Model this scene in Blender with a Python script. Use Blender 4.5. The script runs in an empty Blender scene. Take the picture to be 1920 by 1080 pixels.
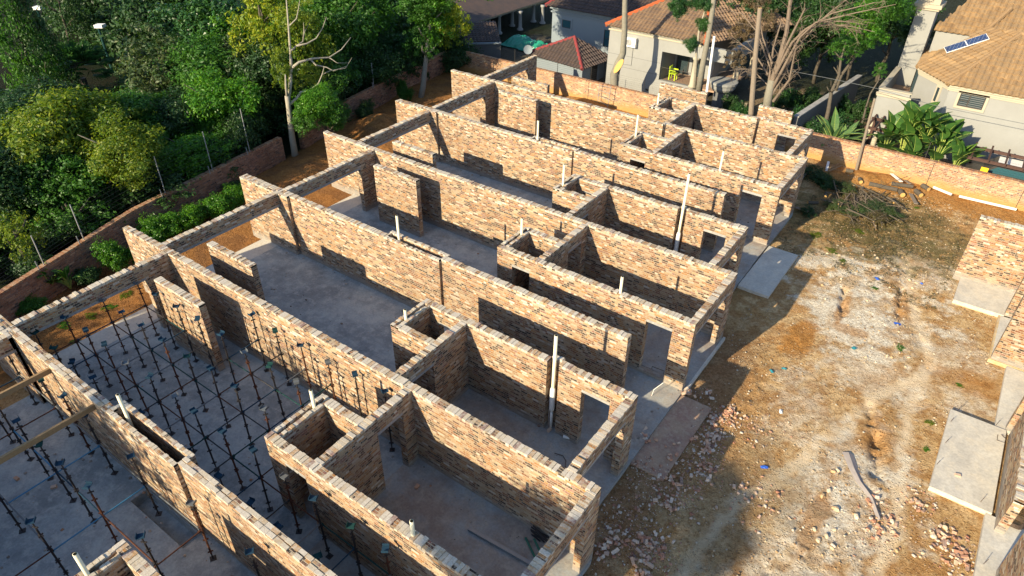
import bpy, math, random
import numpy as np
from mathutils import Vector, Matrix
R = math.radians
rnd = random.Random(7)
sc = bpy.context.scene
C = sc.collection
H = 2.72            # height of the brick walls, metres
T = 0.23            # thickness of a one-brick wall

# ------------------------------------------------------------------ camera
CF, CP, CR, CY = 1282.91857, 0.618451552, 0.0119395639, 2.18939
CAM = Vector((4.87338866, -19.7625925, 15.5317977))
fw = Vector((math.cos(CY)*math.cos(CP), math.sin(CY)*math.cos(CP), -math.sin(CP)))
rt0 = Vector((math.sin(CY), -math.cos(CY), 0))
up0 = rt0.cross(fw)
rt = rt0*math.cos(CR) + up0*math.sin(CR)
up = -rt0*math.sin(CR) + up0*math.cos(CR)
cd = bpy.data.cameras.new('camera'); co = bpy.data.objects.new('camera', cd); C.objects.link(co)
cd.sensor_fit = 'HORIZONTAL'; cd.sensor_width = 36; cd.lens = CF/1920*36
cd.clip_start = 0.1; cd.clip_end = 3000
co.matrix_world = Matrix(((rt.x, up.x, -fw.x, CAM.x), (rt.y, up.y, -fw.y, CAM.y), (rt.z, up.z, -fw.z, CAM.z), (0, 0, 0, 1)))
sc.camera = co

def ray(px, py):
    return fw*CF + rt*(px-960) + up*(540-py)
def at(px, py, z=0.0):          # survey point of the photo on the level z
    d = ray(px, py); t = (z-CAM.z)/d.z
    return CAM + d*t
def at_y(px, py, y):            # ... on the vertical plane Y = y
    d = ray(px, py); return CAM + d*((y-CAM.y)/d.y)
def at_x(px, py, x):
    d = ray(px, py); return CAM + d*((x-CAM.x)/d.x)

# ------------------------------------------------------------------ light
SUN = Vector((0.231, 1.0, -0.458)).normalized()
w = bpy.data.worlds.new('World'); sc.world = w; w.use_nodes = True
nt = w.node_tree; nt.nodes.clear()
sky = nt.nodes.new('ShaderNodeTexSky'); sky.sky_type = 'NISHITA'; sky.sun_disc = False
sky.sun_elevation = R(24); sky.sun_rotation = R(193); sky.air_density = 1.0; sky.dust_density = 0.6; sky.ozone_density = 2.5
bg = nt.nodes.new('ShaderNodeBackground'); bg.inputs[1].default_value = 0.125
ow = nt.nodes.new('ShaderNodeOutputWorld')
nt.links.new(sky.outputs[0], bg.inputs[0]); nt.links.new(bg.outputs[0], ow.inputs[0])
sl = bpy.data.lights.new('sun', 'SUN'); sl.energy = 5.0; sl.angle = R(0.5); sl.color = (1.0, 0.85, 0.59)
so = bpy.data.objects.new('sun', sl); C.objects.link(so); so.rotation_euler = SUN.to_track_quat('-Z', 'Y').to_euler()
vs = sc.view_settings
vs.view_transform = 'Standard'; vs.look = 'None'; vs.gamma = 1; vs.exposure = 1.0; vs.use_curve_mapping = False

# ------------------------------------------------------------------ materials
MATS = {}
class NB:
    def __init__(s, name):
        s.m = bpy.data.materials.new(name); s.m.use_nodes = True; s.t = s.m.node_tree; s.t.nodes.clear()
        s.out = s.t.nodes.new('ShaderNodeOutputMaterial'); MATS[name] = s.m
    def n(s, ty, **kw):
        nd = s.t.nodes.new('ShaderNode'+ty)
        for k, v in kw.items(): setattr(nd, k, v)
        return nd
    def l(s, a, b): s.t.links.new(a, b)
    def noise(s, scale, detail=4, rough=0.6, vec=None):
        nd = s.n('TexNoise'); nd.inputs['Scale'].default_value = scale; nd.inputs['Detail'].default_value = detail; nd.inputs['Roughness'].default_value = rough
        if vec is not None: s.l(vec, nd.inputs['Vector'])
        return nd.outputs['Fac']
    def ramp(s, fac, stops, mode='LINEAR'):
        nd = s.n('ValToRGB'); cr = nd.color_ramp; cr.interpolation = mode
        while len(cr.elements) > 1: cr.elements.remove(cr.elements[-1])
        cr.elements[0].position = stops[0][0]; cr.elements[0].color = (*c3(stops[0][1]), 1)
        for p, c in stops[1:]:
            e = cr.elements.new(p); e.color = (*c3(c), 1)
        s.l(fac, nd.inputs[0]); return nd.outputs[0]
    def mix(s, fac, a, b, mode='MIX'):
        nd = s.n('Mix', data_type='RGBA', blend_type=mode)
        for v, i in ((fac, 0), (a, 6), (b, 7)):
            if isinstance(v, (int, float)): nd.inputs[i].default_value = v
            elif isinstance(v, tuple): nd.inputs[i].default_value = (*v, 1)
            else: s.l(v, nd.inputs[i])
        return nd.outputs[2]
    def math(s, op, a, b=0.0, clamp=False):
        nd = s.n('Math', operation=op, use_clamp=clamp)
        for v, i in ((a, 0), (b, 1)):
            if isinstance(v, (int, float)): nd.inputs[i].default_value = v
            else: s.l(v, nd.inputs[i])
        return nd.outputs[0]
    def bump(s, h, dist, strength=1.0):
        nd = s.n('Bump'); nd.inputs['Distance'].default_value = dist; nd.inputs['Strength'].default_value = strength
        s.l(h, nd.inputs['Height']); return nd.outputs[0]
    def bsdf(s, col, rough=0.9, normal=None, spec=0.25, metal=0.0):
        b = s.n('BsdfPrincipled')
        if isinstance(col, tuple): b.inputs['Base Color'].default_value = (*col, 1)
        else: s.l(col, b.inputs['Base Color'])
        if isinstance(rough, (int, float)): b.inputs['Roughness'].default_value = rough
        else: s.l(rough, b.inputs['Roughness'])
        b.inputs['Specular IOR Level'].default_value = spec; b.inputs['Metallic'].default_value = metal
        if normal is not None: s.l(normal, b.inputs['Normal'])
        s.l(b.outputs[0], s.out.inputs[0]); return b
def c3(c): return (c, c, c) if isinstance(c, (int, float)) else c

def brick_mat(name, stops, mortar, low=None, top=None, bw=0.228, rh=0.0800, dirt=0.3):
    b = NB(name)
    uv = b.n('UVMap').outputs[0]
    geo = b.n('NewGeometry')
    wob = b.n('TexNoise'); wob.inputs['Scale'].default_value = 2.3; wob.inputs['Detail'].default_value = 2; b.l(geo.outputs['Position'], wob.inputs['Vector'])
    va = b.n('VectorMath', operation='MULTIPLY_ADD'); b.l(wob.outputs['Color'], va.inputs[0]); va.inputs[1].default_value = (0.03, 0.010, 0); b.l(uv, va.inputs[2])
    # each brick gets its own random tone; about a third are headers, half as long
    sp = b.n('SeparateXYZ'); b.l(va.outputs[0], sp.inputs[0])
    vr = b.math('DIVIDE', sp.outputs[1], rh); row = b.math('FLOOR', vr)
    wr = b.n('TexWhiteNoise', noise_dimensions='1D'); b.l(row, wr.inputs['W'])
    ur = b.math('ADD', b.math('DIVIDE', sp.outputs[0], bw), b.math('MULTIPLY', wr.outputs['Value'], 7.0)); bid = b.math('FLOOR', ur)
    def wn(x, y, z):
        cv = b.n('CombineXYZ'); w_ = b.n('TexWhiteNoise', noise_dimensions='3D')
        for v_, k_ in ((x, 0), (y, 1), (z, 2)):
            if isinstance(v_, float): cv.inputs[k_].default_value = v_
            else: b.l(v_, cv.inputs[k_])
        b.l(cv.outputs[0], w_.inputs['Vector']); return w_.outputs['Value']
    split = b.math('GREATER_THAN', wn(bid, row, 5.5), 0.72)
    fu = b.math('FRACT', ur); half = b.math('MULTIPLY', b.math('GREATER_THAN', fu, 0.5), split)
    tone = wn(bid, row, b.math('ADD', half, 0.5))
    fin = b.math('ADD', b.math('MULTIPLY', b.math('FRACT', b.math('MULTIPLY', fu, 2.0)), split), b.math('MULTIPLY', fu, b.math('SUBTRACT', 1.0, split)))
    eu = b.math('MULTIPLY', b.math('SUBTRACT', 0.5, b.math('ABSOLUTE', b.math('SUBTRACT', fin, 0.5))), b.math('SUBTRACT', bw, b.math('MULTIPLY', split, bw/2)))
    ev = b.math('MULTIPLY', b.math('SUBTRACT', 0.5, b.math('ABSOLUTE', b.math('SUBTRACT', b.math('FRACT', vr), 0.5))), rh)
    edge = b.math('MINIMUM', b.math('ADD', eu, 0.0025), ev)
    mr = b.n('MapRange', interpolation_type='SMOOTHSTEP'); b.l(edge, mr.inputs[0]); mr.inputs[1].default_value = 0.007; mr.inputs[2].default_value = 0.013; mr.inputs[3].default_value = 1; mr.inputs[4].default_value = 0
    mort = mr.outputs[0]
    col = b.ramp(tone, stops, 'CONSTANT')
    t2 = wn(bid, row, b.math('ADD', half, 9.5))
    col = b.mix(1.0, col, b.ramp(t2, [(0, (0.74, 0.69, 0.66)), (0.3, (0.95, 0.93, 0.91)), (0.7, (1.05, 1.05, 1.03)), (1, (1.2, 1.22, 1.25))]), 'MULTIPLY')
    blot = b.noise(0.9, 5, 0.65, geo.outputs['Position'])
    fine = b.noise(38, 4, 0.7, geo.outputs['Position'])
    bat = b.noise(0.33, 3, 0.55, geo.outputs['Position'])      # batches of paler and darker stock bricks
    col = b.mix(1.0, col, b.ramp(bat, [(0.34, (0.84, 0.80, 0.80)), (0.5, (1.0, 0.99, 0.97)), (0.66, (1.16, 1.17, 1.18))]), 'MULTIPLY')
    col = b.mix(b.math('MULTIPLY', fine, 0.55), col, b.mix(1.0, col, (0.55, 0.5, 0.45), 'MULTIPLY'))
    # mortar smears over the face
    sm = b.noise(26, 4, 0.7, geo.outputs['Position'])
    col = b.mix(b.ramp(sm, [(0.48, 0), (0.64, 0.75)]), col, b.mix(0.3, mortar, (0.50, 0.44, 0.36)))
    col = b.mix(mort, col, mortar)
    col = b.mix(b.ramp(blot, [(0.35, dirt), (0.62, 0)]), col, b.mix(1.0, col, (0.62, 0.5, 0.42), 'MULTIPLY'))
    if low is not None:          # cement splash and dust along the foot of the wall
        sep = b.n('SeparateXYZ'); b.l(geo.outputs['Position'], sep.inputs[0])
        zz = b.math('ADD', sep.outputs[2], b.math('MULTIPLY', b.math('SUBTRACT', blot, 0.5), 0.5))
        col = b.mix(b.ramp(zz, [(0.06, low[1]), (low[2], 0)]), col, low[0])
    hb = b.math('SUBTRACT', b.math('MULTIPLY', fine, 0.25), mort)
    b.bsdf(col, 0.92, b.bump(hb, 0.012, 0.8), 0.15)
    return b.m
PALE = [(0, (0.040, 0.030, 0.028)), (0.11, (0.125, 0.062, 0.044)), (0.23, (0.25, 0.108, 0.055)), (0.35, (0.375, 0.185, 0.066)), (0.47, (0.35, 0.225, 0.128)),
        (0.58, (0.405, 0.285, 0.165)), (0.72, (0.44, 0.35, 0.24)), (0.86, (0.555, 0.50, 0.42)), (0.95, (0.26, 0.135, 0.11))]
RED = [(0, (0.14, 0.09, 0.085)), (0.05, (0.26, 0.12, 0.075)), (0.2, (0.37, 0.165, 0.085)), (0.45, (0.45, 0.225, 0.11)), (0.68, (0.50, 0.30, 0.165)), (0.86, (0.56, 0.41, 0.28)), (0.95, (0.30, 0.17, 0.14))]
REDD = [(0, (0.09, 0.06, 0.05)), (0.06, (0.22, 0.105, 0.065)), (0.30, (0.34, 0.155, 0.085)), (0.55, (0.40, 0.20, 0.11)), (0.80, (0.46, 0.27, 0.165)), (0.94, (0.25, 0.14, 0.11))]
brick_mat('pale_brick', PALE, (0.375, 0.30, 0.21), low=((0.30, 0.28, 0.25), 0.75, 0.30))
brick_mat('red_brick', RED, (0.46, 0.36, 0.25), low=((0.44, 0.25, 0.08), 0.8, 0.45), dirt=0.25)
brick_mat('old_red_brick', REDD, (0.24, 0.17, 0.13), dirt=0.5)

def island_mat(name, stops, rough=0.9, scale=30, dark=(0.6, 0.55, 0.5), bump=0.006, coat=None, camt=(0.42, 0.62, 0.85)):
    b = NB(name); geo = b.n('NewGeometry')
    col = b.ramp(geo.outputs['Random Per Island'], stops, 'CONSTANT')
    nz = b.noise(scale, 5, 0.7, geo.outputs['Position'])
    col = b.mix(b.ramp(nz, [(0.35, 0.9), (0.65, 0)]), col, b.mix(1.0, col, dark, 'MULTIPLY'))
    if coat: col = b.mix(b.ramp(b.noise(9, 4, 0.7, geo.outputs['Position']), [(camt[0], 0.0), (camt[1], camt[2])]), col, coat)
    b.bsdf(col, rough, b.bump(nz, bump), 0.15); return b.m
island_mat('brick_on_edge', [(0, (0.54, 0.46, 0.34)), (0.22, (0.45, 0.28, 0.14)), (0.36, (0.58, 0.51, 0.41)), (0.55, (0.36, 0.22, 0.15)), (0.62, (0.48, 0.37, 0.24)), (0.76, (0.60, 0.54, 0.45)), (0.94, (0.28, 0.18, 0.15))], coat=(0.47, 0.42, 0.345), camt=(0.40, 0.64, 0.8))
def object_mat(name, stops, dirt):
    b = NB(name); geo = b.n('NewGeometry'); oi = b.n('ObjectInfo')
    col = b.ramp(oi.outputs['Random'], stops, 'CONSTANT'); nz = b.noise(26, 5, 0.7, geo.outputs['Position'])
    col = b.mix(b.ramp(nz, [(0.42, 0), (0.66, 0.55)]), col, dirt); b.bsdf(col, 0.92, b.bump(nz, 0.006), 0.15)
object_mat('loose_brick', [(0, (0.42, 0.20, 0.125)), (0.18, (0.50, 0.29, 0.185)), (0.36, (0.31, 0.14, 0.09)), (0.5, (0.52, 0.37, 0.27)), (0.7, (0.57, 0.47, 0.38)), (0.86, (0.40, 0.27, 0.21)), (0.95, (0.19, 0.12, 0.10))], (0.46, 0.35, 0.24))
island_mat('gravel', [(0, (0.46, 0.37, 0.25)), (0.35, (0.40, 0.27, 0.14)), (0.65, (0.52, 0.46, 0.36)), (0.8, (0.30, 0.19, 0.10)), (0.93, (0.20, 0.15, 0.11))])
object_mat('rock', [(0, (0.50, 0.41, 0.29)), (0.35, (0.56, 0.49, 0.38)), (0.6, (0.42, 0.29, 0.16)), (0.8, (0.47, 0.36, 0.24))], (0.48, 0.36, 0.21))

def concrete(name, base, stain, dust=None, sc_=1.0):
    b = NB(name); geo = b.n('NewGeometry'); P = geo.outputs['Position']
    a = b.noise(0.55*sc_, 6, 0.7, P); f = b.noise(14, 5, 0.7, P); g = b.noise(2.6*sc_, 6, 0.75, P)
    w_ = b.n('TexWave'); w_.inputs['Scale'].default_value = 0.35; w_.inputs['Distortion'].default_value = 14; w_.inputs['Detail'].default_value = 4; w_.inputs['Detail Roughness'].default_value = 0.7; b.l(P, w_.inputs['Vector'])
    col = b.mix(b.ramp(a, [(0.40, 0), (0.58, 1)]), base, stain)
    col = b.mix(b.math('MULTIPLY', b.ramp(w_.outputs['Fac'], [(0.55, 0), (0.95, 1)]), 0.28), col, b.mix(1.0, col, (1.35, 1.33, 1.28), 'MULTIPLY'))
    if dust: col = b.mix(b.ramp(g, [(0.48, 0), (0.66, 0.85)]), col, dust)
    col = b.mix(b.math('MULTIPLY', b.ramp(f, [(0.35, 1), (0.6, 0)]), 0.35), col, b.mix(1.0, col, (0.5, 0.48, 0.46), 'MULTIPLY'))
    b.bsdf(col, 0.85, b.bump(f, 0.006), 0.25); return b.m
concrete('floor_concrete', (0.345, 0.38, 0.375), (0.225, 0.245, 0.245), (0.45, 0.455, 0.425))  # teal of the shaded rooms is put into the floor colours
concrete('dusty_concrete', (0.315, 0.325, 0.31), (0.275, 0.225, 0.185), (0.40, 0.355, 0.285))
concrete('pale_concrete', (0.54, 0.51, 0.44), (0.46, 0.43, 0.37), (0.60, 0.54, 0.43))
concrete('lintel_concrete', (0.33, 0.32, 0.30), (0.25, 0.245, 0.235), (0.40, 0.38, 0.35), 3)
concrete('brown_pad', (0.33, 0.20, 0.145), (0.37, 0.25, 0.165), (0.44, 0.33, 0.23), 2.2)
concrete('plinth_concrete', (0.55, 0.42, 0.24), (0.48, 0.34, 0.17), (0.5, 0.45, 0.36), 2)

def plain(name, col, rough=0.6, spec=0.3, metal=0.0, scale=8, var=0.3, bump=0.0):
    b = NB(name); geo = b.n('NewGeometry'); nz = b.noise(scale, 5, 0.65, geo.outputs['Position'])
    cc = b.mix(b.math('MULTIPLY', nz, var*1.6, True), col, tuple(v*0.5 for v in col))
    b.bsdf(cc, rough, b.bump(nz, bump) if bump else None, spec, metal); return b.m
plain('cream_pvc', (0.72, 0.66, 0.47), 0.45, 0.4, var=0.15)
plain('white_pvc', (0.78, 0.77, 0.72), 0.45, 0.4, var=0.15)
plain('prop_dark', (0.03, 0.026, 0.026), 0.6, 0.4, var=0.5, scale=20)
plain('prop_rust', (0.11, 0.045, 0.026), 0.8, 0.2, var=0.6, scale=18)
plain('prop_orange', (0.42, 0.16, 0.04), 0.7, 0.2, var=0.6, scale=18)
plain('prop_blue', (0.018, 0.05, 0.085), 0.8, 0.12, var=0.45, scale=20)
plain('prop_teal', (0.016, 0.06, 0.056), 0.8, 0.12, var=0.45, scale=20)
plain('prop_grey', (0.13, 0.14, 0.145), 0.5, 0.4, var=0.4, scale=20)
plain('blue_tube', (0.04, 0.19, 0.33), 0.5, 0.4, var=0.4, scale=12)
plain('timber', (0.34, 0.22, 0.11), 0.8, 0.2, var=0.6, scale=14, bump=0.004)
plain('old_timber', (0.26, 0.21, 0.16), 0.85, 0.2, var=0.5, scale=14, bump=0.004)
plain('cut_wood', (0.62, 0.38, 0.13), 0.8, 0.2, var=0.3)
plain('bark', (0.13, 0.11, 0.085), 0.95, 0.1, var=0.7, scale=9, bump=0.03)
plain('pale_bark', (0.40, 0.36, 0.28), 0.9, 0.1, var=0.6, scale=7, bump=0.015)
plain('grey_bark', (0.26, 0.24, 0.19), 0.9, 0.1, var=0.6, scale=6, bump=0.02)
plain('twig', (0.22, 0.17, 0.13), 0.95, 0.1, var=0.6, scale=9)
plain('house_plaster', (0.29, 0.29, 0.275), 0.85, 0.2, var=0.3, scale=1.2)
plain('cream_plaster', (0.40, 0.355, 0.27), 0.85, 0.2, var=0.12, scale=1.2)
plain('blue_shade_plaster', (0.21, 0.245, 0.27), 0.85, 0.2, var=0.15, scale=1.2)  # plaster colour with the left wing's blue shade mixed in
plain('dark_plaster', (0.15, 0.15, 0.15), 0.9, 0.1, var=0.3, scale=2)
plain('dark_room', (0.035, 0.035, 0.035), 0.9, 0.1, var=0.2)
plain('orange_ridge', (0.50, 0.115, 0.04), 0.75, 0.2, var=0.35, scale=6)
plain('maroon_ridge', (0.26, 0.05, 0.05), 0.75, 0.2, var=0.35, scale=6)
plain('frame_dark', (0.05, 0.045, 0.04), 0.5, 0.4)
plain('white_paint', (0.74, 0.73, 0.70), 0.5, 0.4, var=0.1)
plain('lime_plastic', (0.50, 0.66, 0.03), 0.4, 0.4, var=0.1)
plain('yellow_sign', (0.75, 0.42, 0.02), 0.5, 0.3, var=0.1)
plain('pergola_wood', (0.09, 0.05, 0.04), 0.8, 0.2, var=0.4)
plain('green_cover', (0.02, 0.28, 0.17), 0.35, 0.5, var=0.5, scale=2.5)
plain('blue_bag', (0.03, 0.12, 0.55), 0.45, 0.4, var=0.4, scale=20)
plain('teal_bag', (0.03, 0.25, 0.30), 0.45, 0.4, var=0.4, scale=20)
plain('steel', (0.26, 0.30, 0.34), 0.45, 0.5, 0.6, var=0.3)
plain('green_steel', (0.02, 0.14, 0.09), 0.5, 0.4, var=0.5, scale=20)
plain('wire', (0.10, 0.07, 0.05), 0.7, 0.3)
plain('fence_post', (0.30, 0.30, 0.29), 0.6, 0.4, var=0.3)
plain('damp_sheet', (0.34, 0.30, 0.28), 0.6, 0.3, var=0.5, scale=6)
plain('dark_gap', (0.05, 0.045, 0.04), 0.95, 0.1)
plain('red_plastic', (0.55, 0.03, 0.03), 0.4, 0.4)
def glass(name, col):
    b = NB(name); b.bsdf(col, 0.08, None, 0.8); return b.m
glass('window_glass', (0.03, 0.045, 0.05)); glass('blue_glass', (0.03, 0.09, 0.11))
def tile_mat(name, stops, dirt):
    b = NB(name); geo = b.n('NewGeometry')
    col = b.ramp(geo.outputs['Random Per Island'], stops)
    nz = b.noise(1.3, 6, 0.75, geo.outputs['Position']); f = b.noise(25, 3, 0.6, geo.outputs['Position'])
    col = b.mix(b.ramp(nz, [(0.4, 0.8), (0.62, 0)]), col, dirt)
    b.bsdf(col, 0.8, b.bump(f, 0.006), 0.2)
tile_mat('tan_tile', [(0, (0.25, 0.155, 0.075)), (0.5, (0.35, 0.225, 0.11)), (1, (0.21, 0.13, 0.065))], (0.22, 0.15, 0.085))
plain('tan_ridge', (0.31, 0.20, 0.105), 0.8, 0.2, var=0.4)
tile_mat('brown_tile', [(0, (0.20, 0.125, 0.075)), (0.5, (0.26, 0.17, 0.10)), (1, (0.15, 0.10, 0.07))], (0.15, 0.105, 0.075))
tile_mat('dark_tile', [(0, (0.075, 0.055, 0.05)), (0.5, (0.11, 0.075, 0.06)), (1, (0.06, 0.045, 0.04))], (0.07, 0.055, 0.05))
b = NB('solar_cells'); tc = b.n('UVMap').outputs[0]; br = b.n('TexBrick', offset=0.0); b.l(tc, br.inputs['Vector'])
br.inputs['Color1'].default_value = (0.015, 0.03, 0.10, 1); br.inputs['Color2'].default_value = (0.02, 0.045, 0.13, 1); br.inputs['Mortar'].default_value = (0.22, 0.25, 0.30, 1)
br.inputs['Scale'].default_value = 1; br.inputs['Mortar Size'].default_value = 0.006; br.inputs['Brick Width'].default_value = 0.16; br.inputs['Row Height'].default_value = 0.16
b.bsdf(br.outputs['Color'], 0.25, None, 0.5)
def leaf_mat(name, cols, trans=0.35, rough=0.5):
    b = NB(name); geo = b.n('NewGeometry')
    n_ = len(cols)
    col = b.ramp(geo.outputs['Random Per Island'], [(i/max(1, n_-1), c) for i, c in enumerate(cols)])
    big = b.noise(0.8, 3, 0.6, geo.outputs['Position'])
    col = b.mix(b.ramp(big, [(0.38, 0), (0.62, 0.6)]), col, b.mix(1.0, col, (1.6, 1.35, 0.8), 'MULTIPLY'))
    p = b.n('BsdfPrincipled'); b.l(col, p.inputs['Base Color']); p.inputs['Roughness'].default_value = rough; p.inputs['Specular IOR Level'].default_value = 0.35
    t = b.n('BsdfTranslucent'); b.l(b.mix(1.0, col, (1.5, 1.5, 0.7), 'MULTIPLY'), t.inputs[0])
    mx = b.n('MixShader'); mx.inputs[0].default_value = trans; b.l(p.outputs[0], mx.inputs[1]); b.l(t.outputs[0], mx.inputs[2]); b.l(mx.outputs[0], b.out.inputs[0])
leaf_mat('leaf_mid', [(0.0202, 0.0766, 0.0114), (0.0334, 0.1170, 0.0141), (0.0572, 0.1593, 0.0194), (0.0282, 0.0959, 0.0123)])
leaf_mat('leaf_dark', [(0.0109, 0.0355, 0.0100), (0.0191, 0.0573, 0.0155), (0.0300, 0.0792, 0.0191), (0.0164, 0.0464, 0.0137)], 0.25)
leaf_mat('leaf_lime', [(0.072, 0.152, 0.014), (0.174, 0.246, 0.017), (0.275, 0.304, 0.023), (0.087, 0.160, 0.017)], 0.4)
leaf_mat('leaf_yellow', [(0.043, 0.102, 0.012), (0.087, 0.160, 0.013), (0.181, 0.225, 0.016), (0.055, 0.116, 0.013)], 0.4)
leaf_mat('leaf_grey', [(0.0247, 0.0595, 0.0221), (0.0416, 0.0816, 0.0298), (0.0680, 0.1011, 0.0391), (0.0493, 0.0680, 0.0272)], 0.3)
leaf_mat('leaf_deep', [(0.0112, 0.0464, 0.0160), (0.0232, 0.0792, 0.0232), (0.0408, 0.1104, 0.0280)], 0.25, 0.35)
leaf_mat('leaf_bright', [(0.032, 0.123, 0.012), (0.055, 0.181, 0.016), (0.104, 0.239, 0.020)], 0.4, 0.4)
leaf_mat('leaf_dry', [(0.10, 0.08, 0.05), (0.15, 0.11, 0.07), (0.07, 0.06, 0.04)], 0.3)
leaf_mat('leaf_litter', [(0.055, 0.060, 0.025), (0.085, 0.075, 0.03), (0.12, 0.085, 0.045), (0.045, 0.06, 0.02)], 0.2)
leaf_mat('banana_leaf', [(0.030, 0.085, 0.024), (0.045, 0.12, 0.030), (0.065, 0.15, 0.034)], 0.35, 0.35)
leaf_mat('banana_blue', [(0.06, 0.14, 0.06), (0.10, 0.19, 0.07)], 0.35, 0.35)
plain('midrib', (0.30, 0.36, 0.08), 0.5, 0.3, var=0.1)

# ------------------------------------------------------------------ mesh helpers
class MB:
    def __init__(s): s.v = []; s.f = []; s.m = []
    def quad(s, a, b, c, d, mi=0):
        i = len(s.v); s.v += [tuple(a), tuple(b), tuple(c), tuple(d)]; s.f.append((i, i+1, i+2, i+3)); s.m.append(mi)
    def poly(s, pts, mi=0):
        i = len(s.v); s.v += [tuple(p) for p in pts]; s.f.append(tuple(range(i, i+len(pts)))); s.m.append(mi)
    def hexa(s, p, mi=0):       # 8 corners: bottom ring then top ring
        i = len(s.v); s.v += [tuple(q) for q in p]
        for f in ((0, 3, 2, 1), (4, 5, 6, 7), (0, 1, 5, 4), (1, 2, 6, 5), (2, 3, 7, 6), (3, 0, 4, 7)):
            s.f.append(tuple(i+k for k in f)); s.m.append(mi)
    def box(s, x0, x1, y0, y1, z0, z1, mi=0):
        s.hexa([(x0, y0, z0), (x1, y0, z0), (x1, y1, z0), (x0, y1, z0), (x0, y0, z1), (x1, y0, z1), (x1, y1, z1), (x0, y1, z1)], mi)
    def obox(s, c, ax, ay, az, mi=0):   # oriented box: centre, three half-axis vectors
        c = Vector(c); ax = Vector(ax); ay = Vector(ay); az = Vector(az)
        s.hexa([c-ax-ay-az, c+ax-ay-az, c+ax+ay-az, c-ax+ay-az, c-ax-ay+az, c+ax-ay+az, c+ax+ay+az, c-ax+ay+az], mi)
    def beam(s, a, b, wd, ht, mi=0, upv=(0, 0, 1)):
        a = Vector(a); b = Vector(b); d = b-a; u = Vector(upv); sd = d.cross(u).normalized(); uu = sd.cross(d).normalized()
        s.obox((a+b)/2, d/2, sd*(wd/2), uu*(ht/2), mi)
    def tube(s, pts, rad, n=7, mi=0, cap=True, capmi=None):
        pts = [Vector(p) for p in pts]
        if not isinstance(rad, (list, tuple)): rad = [rad]*len(pts)
        rings = []; pu = None
        for k, p in enumerate(pts):
            d = (pts[min(k+1, len(pts)-1)]-pts[max(k-1, 0)]).normalized()
            ref = Vector((0, 0, 1)) if abs(d.z) < 0.9 else Vector((1, 0, 0))
            a = d.cross(ref).normalized() if pu is None else (pu - d*pu.dot(d)).normalized()
            pu = a; bb = d.cross(a)
            i = len(s.v); rings.append(i)
            for j in range(n):
                t = 2*math.pi*j/n; s.v.append(tuple(p + (a*math.cos(t)+bb*math.sin(t))*rad[k]))
        for k in range(len(rings)-1):
            for j in range(n):
                s.f.append((rings[k]+j, rings[k]+(j+1) % n, rings[k+1]+(j+1) % n, rings[k+1]+j)); s.m.append(mi)
        if cap:
            s.f.append(tuple(rings[0]+j for j in reversed(range(n)))); s.m.append(mi if capmi is None else capmi)
            s.f.append(tuple(rings[-1]+j for j in range(n))); s.m.append(mi if capmi is None else capmi)
    def pipe(s, base, top, ro, ri, n=12, mi=0, mi2=1):   # hollow pipe with an open mouth
        base = Vector(base); top = Vector(top); d = (top-base).normalized()
        s.tube([base, top], ro, n, mi, cap=False)
        s.tube([top, top-d*min(0.25, (top-base).length*0.5)], ri, n, mi2, cap=False)
        i0 = len(s.v)-4*n
        for j in range(n):
            s.f.append((i0+n+j, i0+n+(j+1) % n, i0+2*n+(j+1) % n, i0+2*n+j) if False else (i0+n+j, i0+n+(j+1) % n, i0+2*n+(n-j-1) % n, i0+2*n+(n-j) % n)); s.m.append(mi)
    def build(s, name, mats, parent=None, smooth=False, uv=True, loc=None):
        me = bpy.data.meshes.new(name)
        me.from_pydata(s.v, [], s.f)
        for mn in (mats if isinstance(mats, (list, tuple)) else [mats]): me.materials.append(MATS[mn])
        me.polygons.foreach_set('material_index', s.m)
        if smooth: me.polygons.foreach_set('use_smooth', [True]*len(s.f))
        if uv:
            lay = me.uv_layers.new(name='UVMap'); co_ = np.array(s.v, dtype=np.float32)
            nl = len(me.loops); li = np.empty(nl, dtype=np.int32); me.loops.foreach_get('vertex_index', li)
            nor = np.empty(len(s.f)*3, dtype=np.float32); me.polygons.foreach_get('normal', nor); nor = np.abs(nor.reshape(-1, 3))
            tot = np.empty(len(s.f), dtype=np.int32); me.polygons.foreach_get('loop_total', tot)
            ln = np.repeat(nor, tot, axis=0); p = co_[li]
            uvx = np.where(ln[:, 2] > 0.7, p[:, 0], np.where(ln[:, 1] > ln[:, 0], p[:, 0], p[:, 1]))
            uvy = np.where(ln[:, 2] > 0.7, p[:, 1], p[:, 2])
            lay.data.foreach_set('uv', np.stack([uvx, uvy], -1).astype(np.float32).ravel())
        o = bpy.data.objects.new(name, me); C.objects.link(o)
        if parent is not None:
            o.parent = parent
            L = WL.get(parent.name, Vector((0, 0, 0)))
            o.location = -L if loc is None else loc
            WL[o.name] = Vector((0, 0, 0)) if loc is None else Vector(loc)+L
        else:
            if loc is not None: o.location = loc
            WL[o.name] = Vector(loc) if loc is not None else Vector((0, 0, 0))
        return o
WL = {}
def thing(name, label, cat, loc=(0, 0, 0), group=None):
    o = bpy.data.objects.new(name, None); C.objects.link(o); o.location = loc; o.empty_display_size = 0.2
    WL[o.name] = Vector(loc); tag(o, label, cat, group); return o
def tag(o, label, cat, group=None):
    o['label'] = label; o['category'] = cat
    if group: o['group'] = group
    return o
def struct(o): o['kind'] = 'structure'; return o
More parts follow.
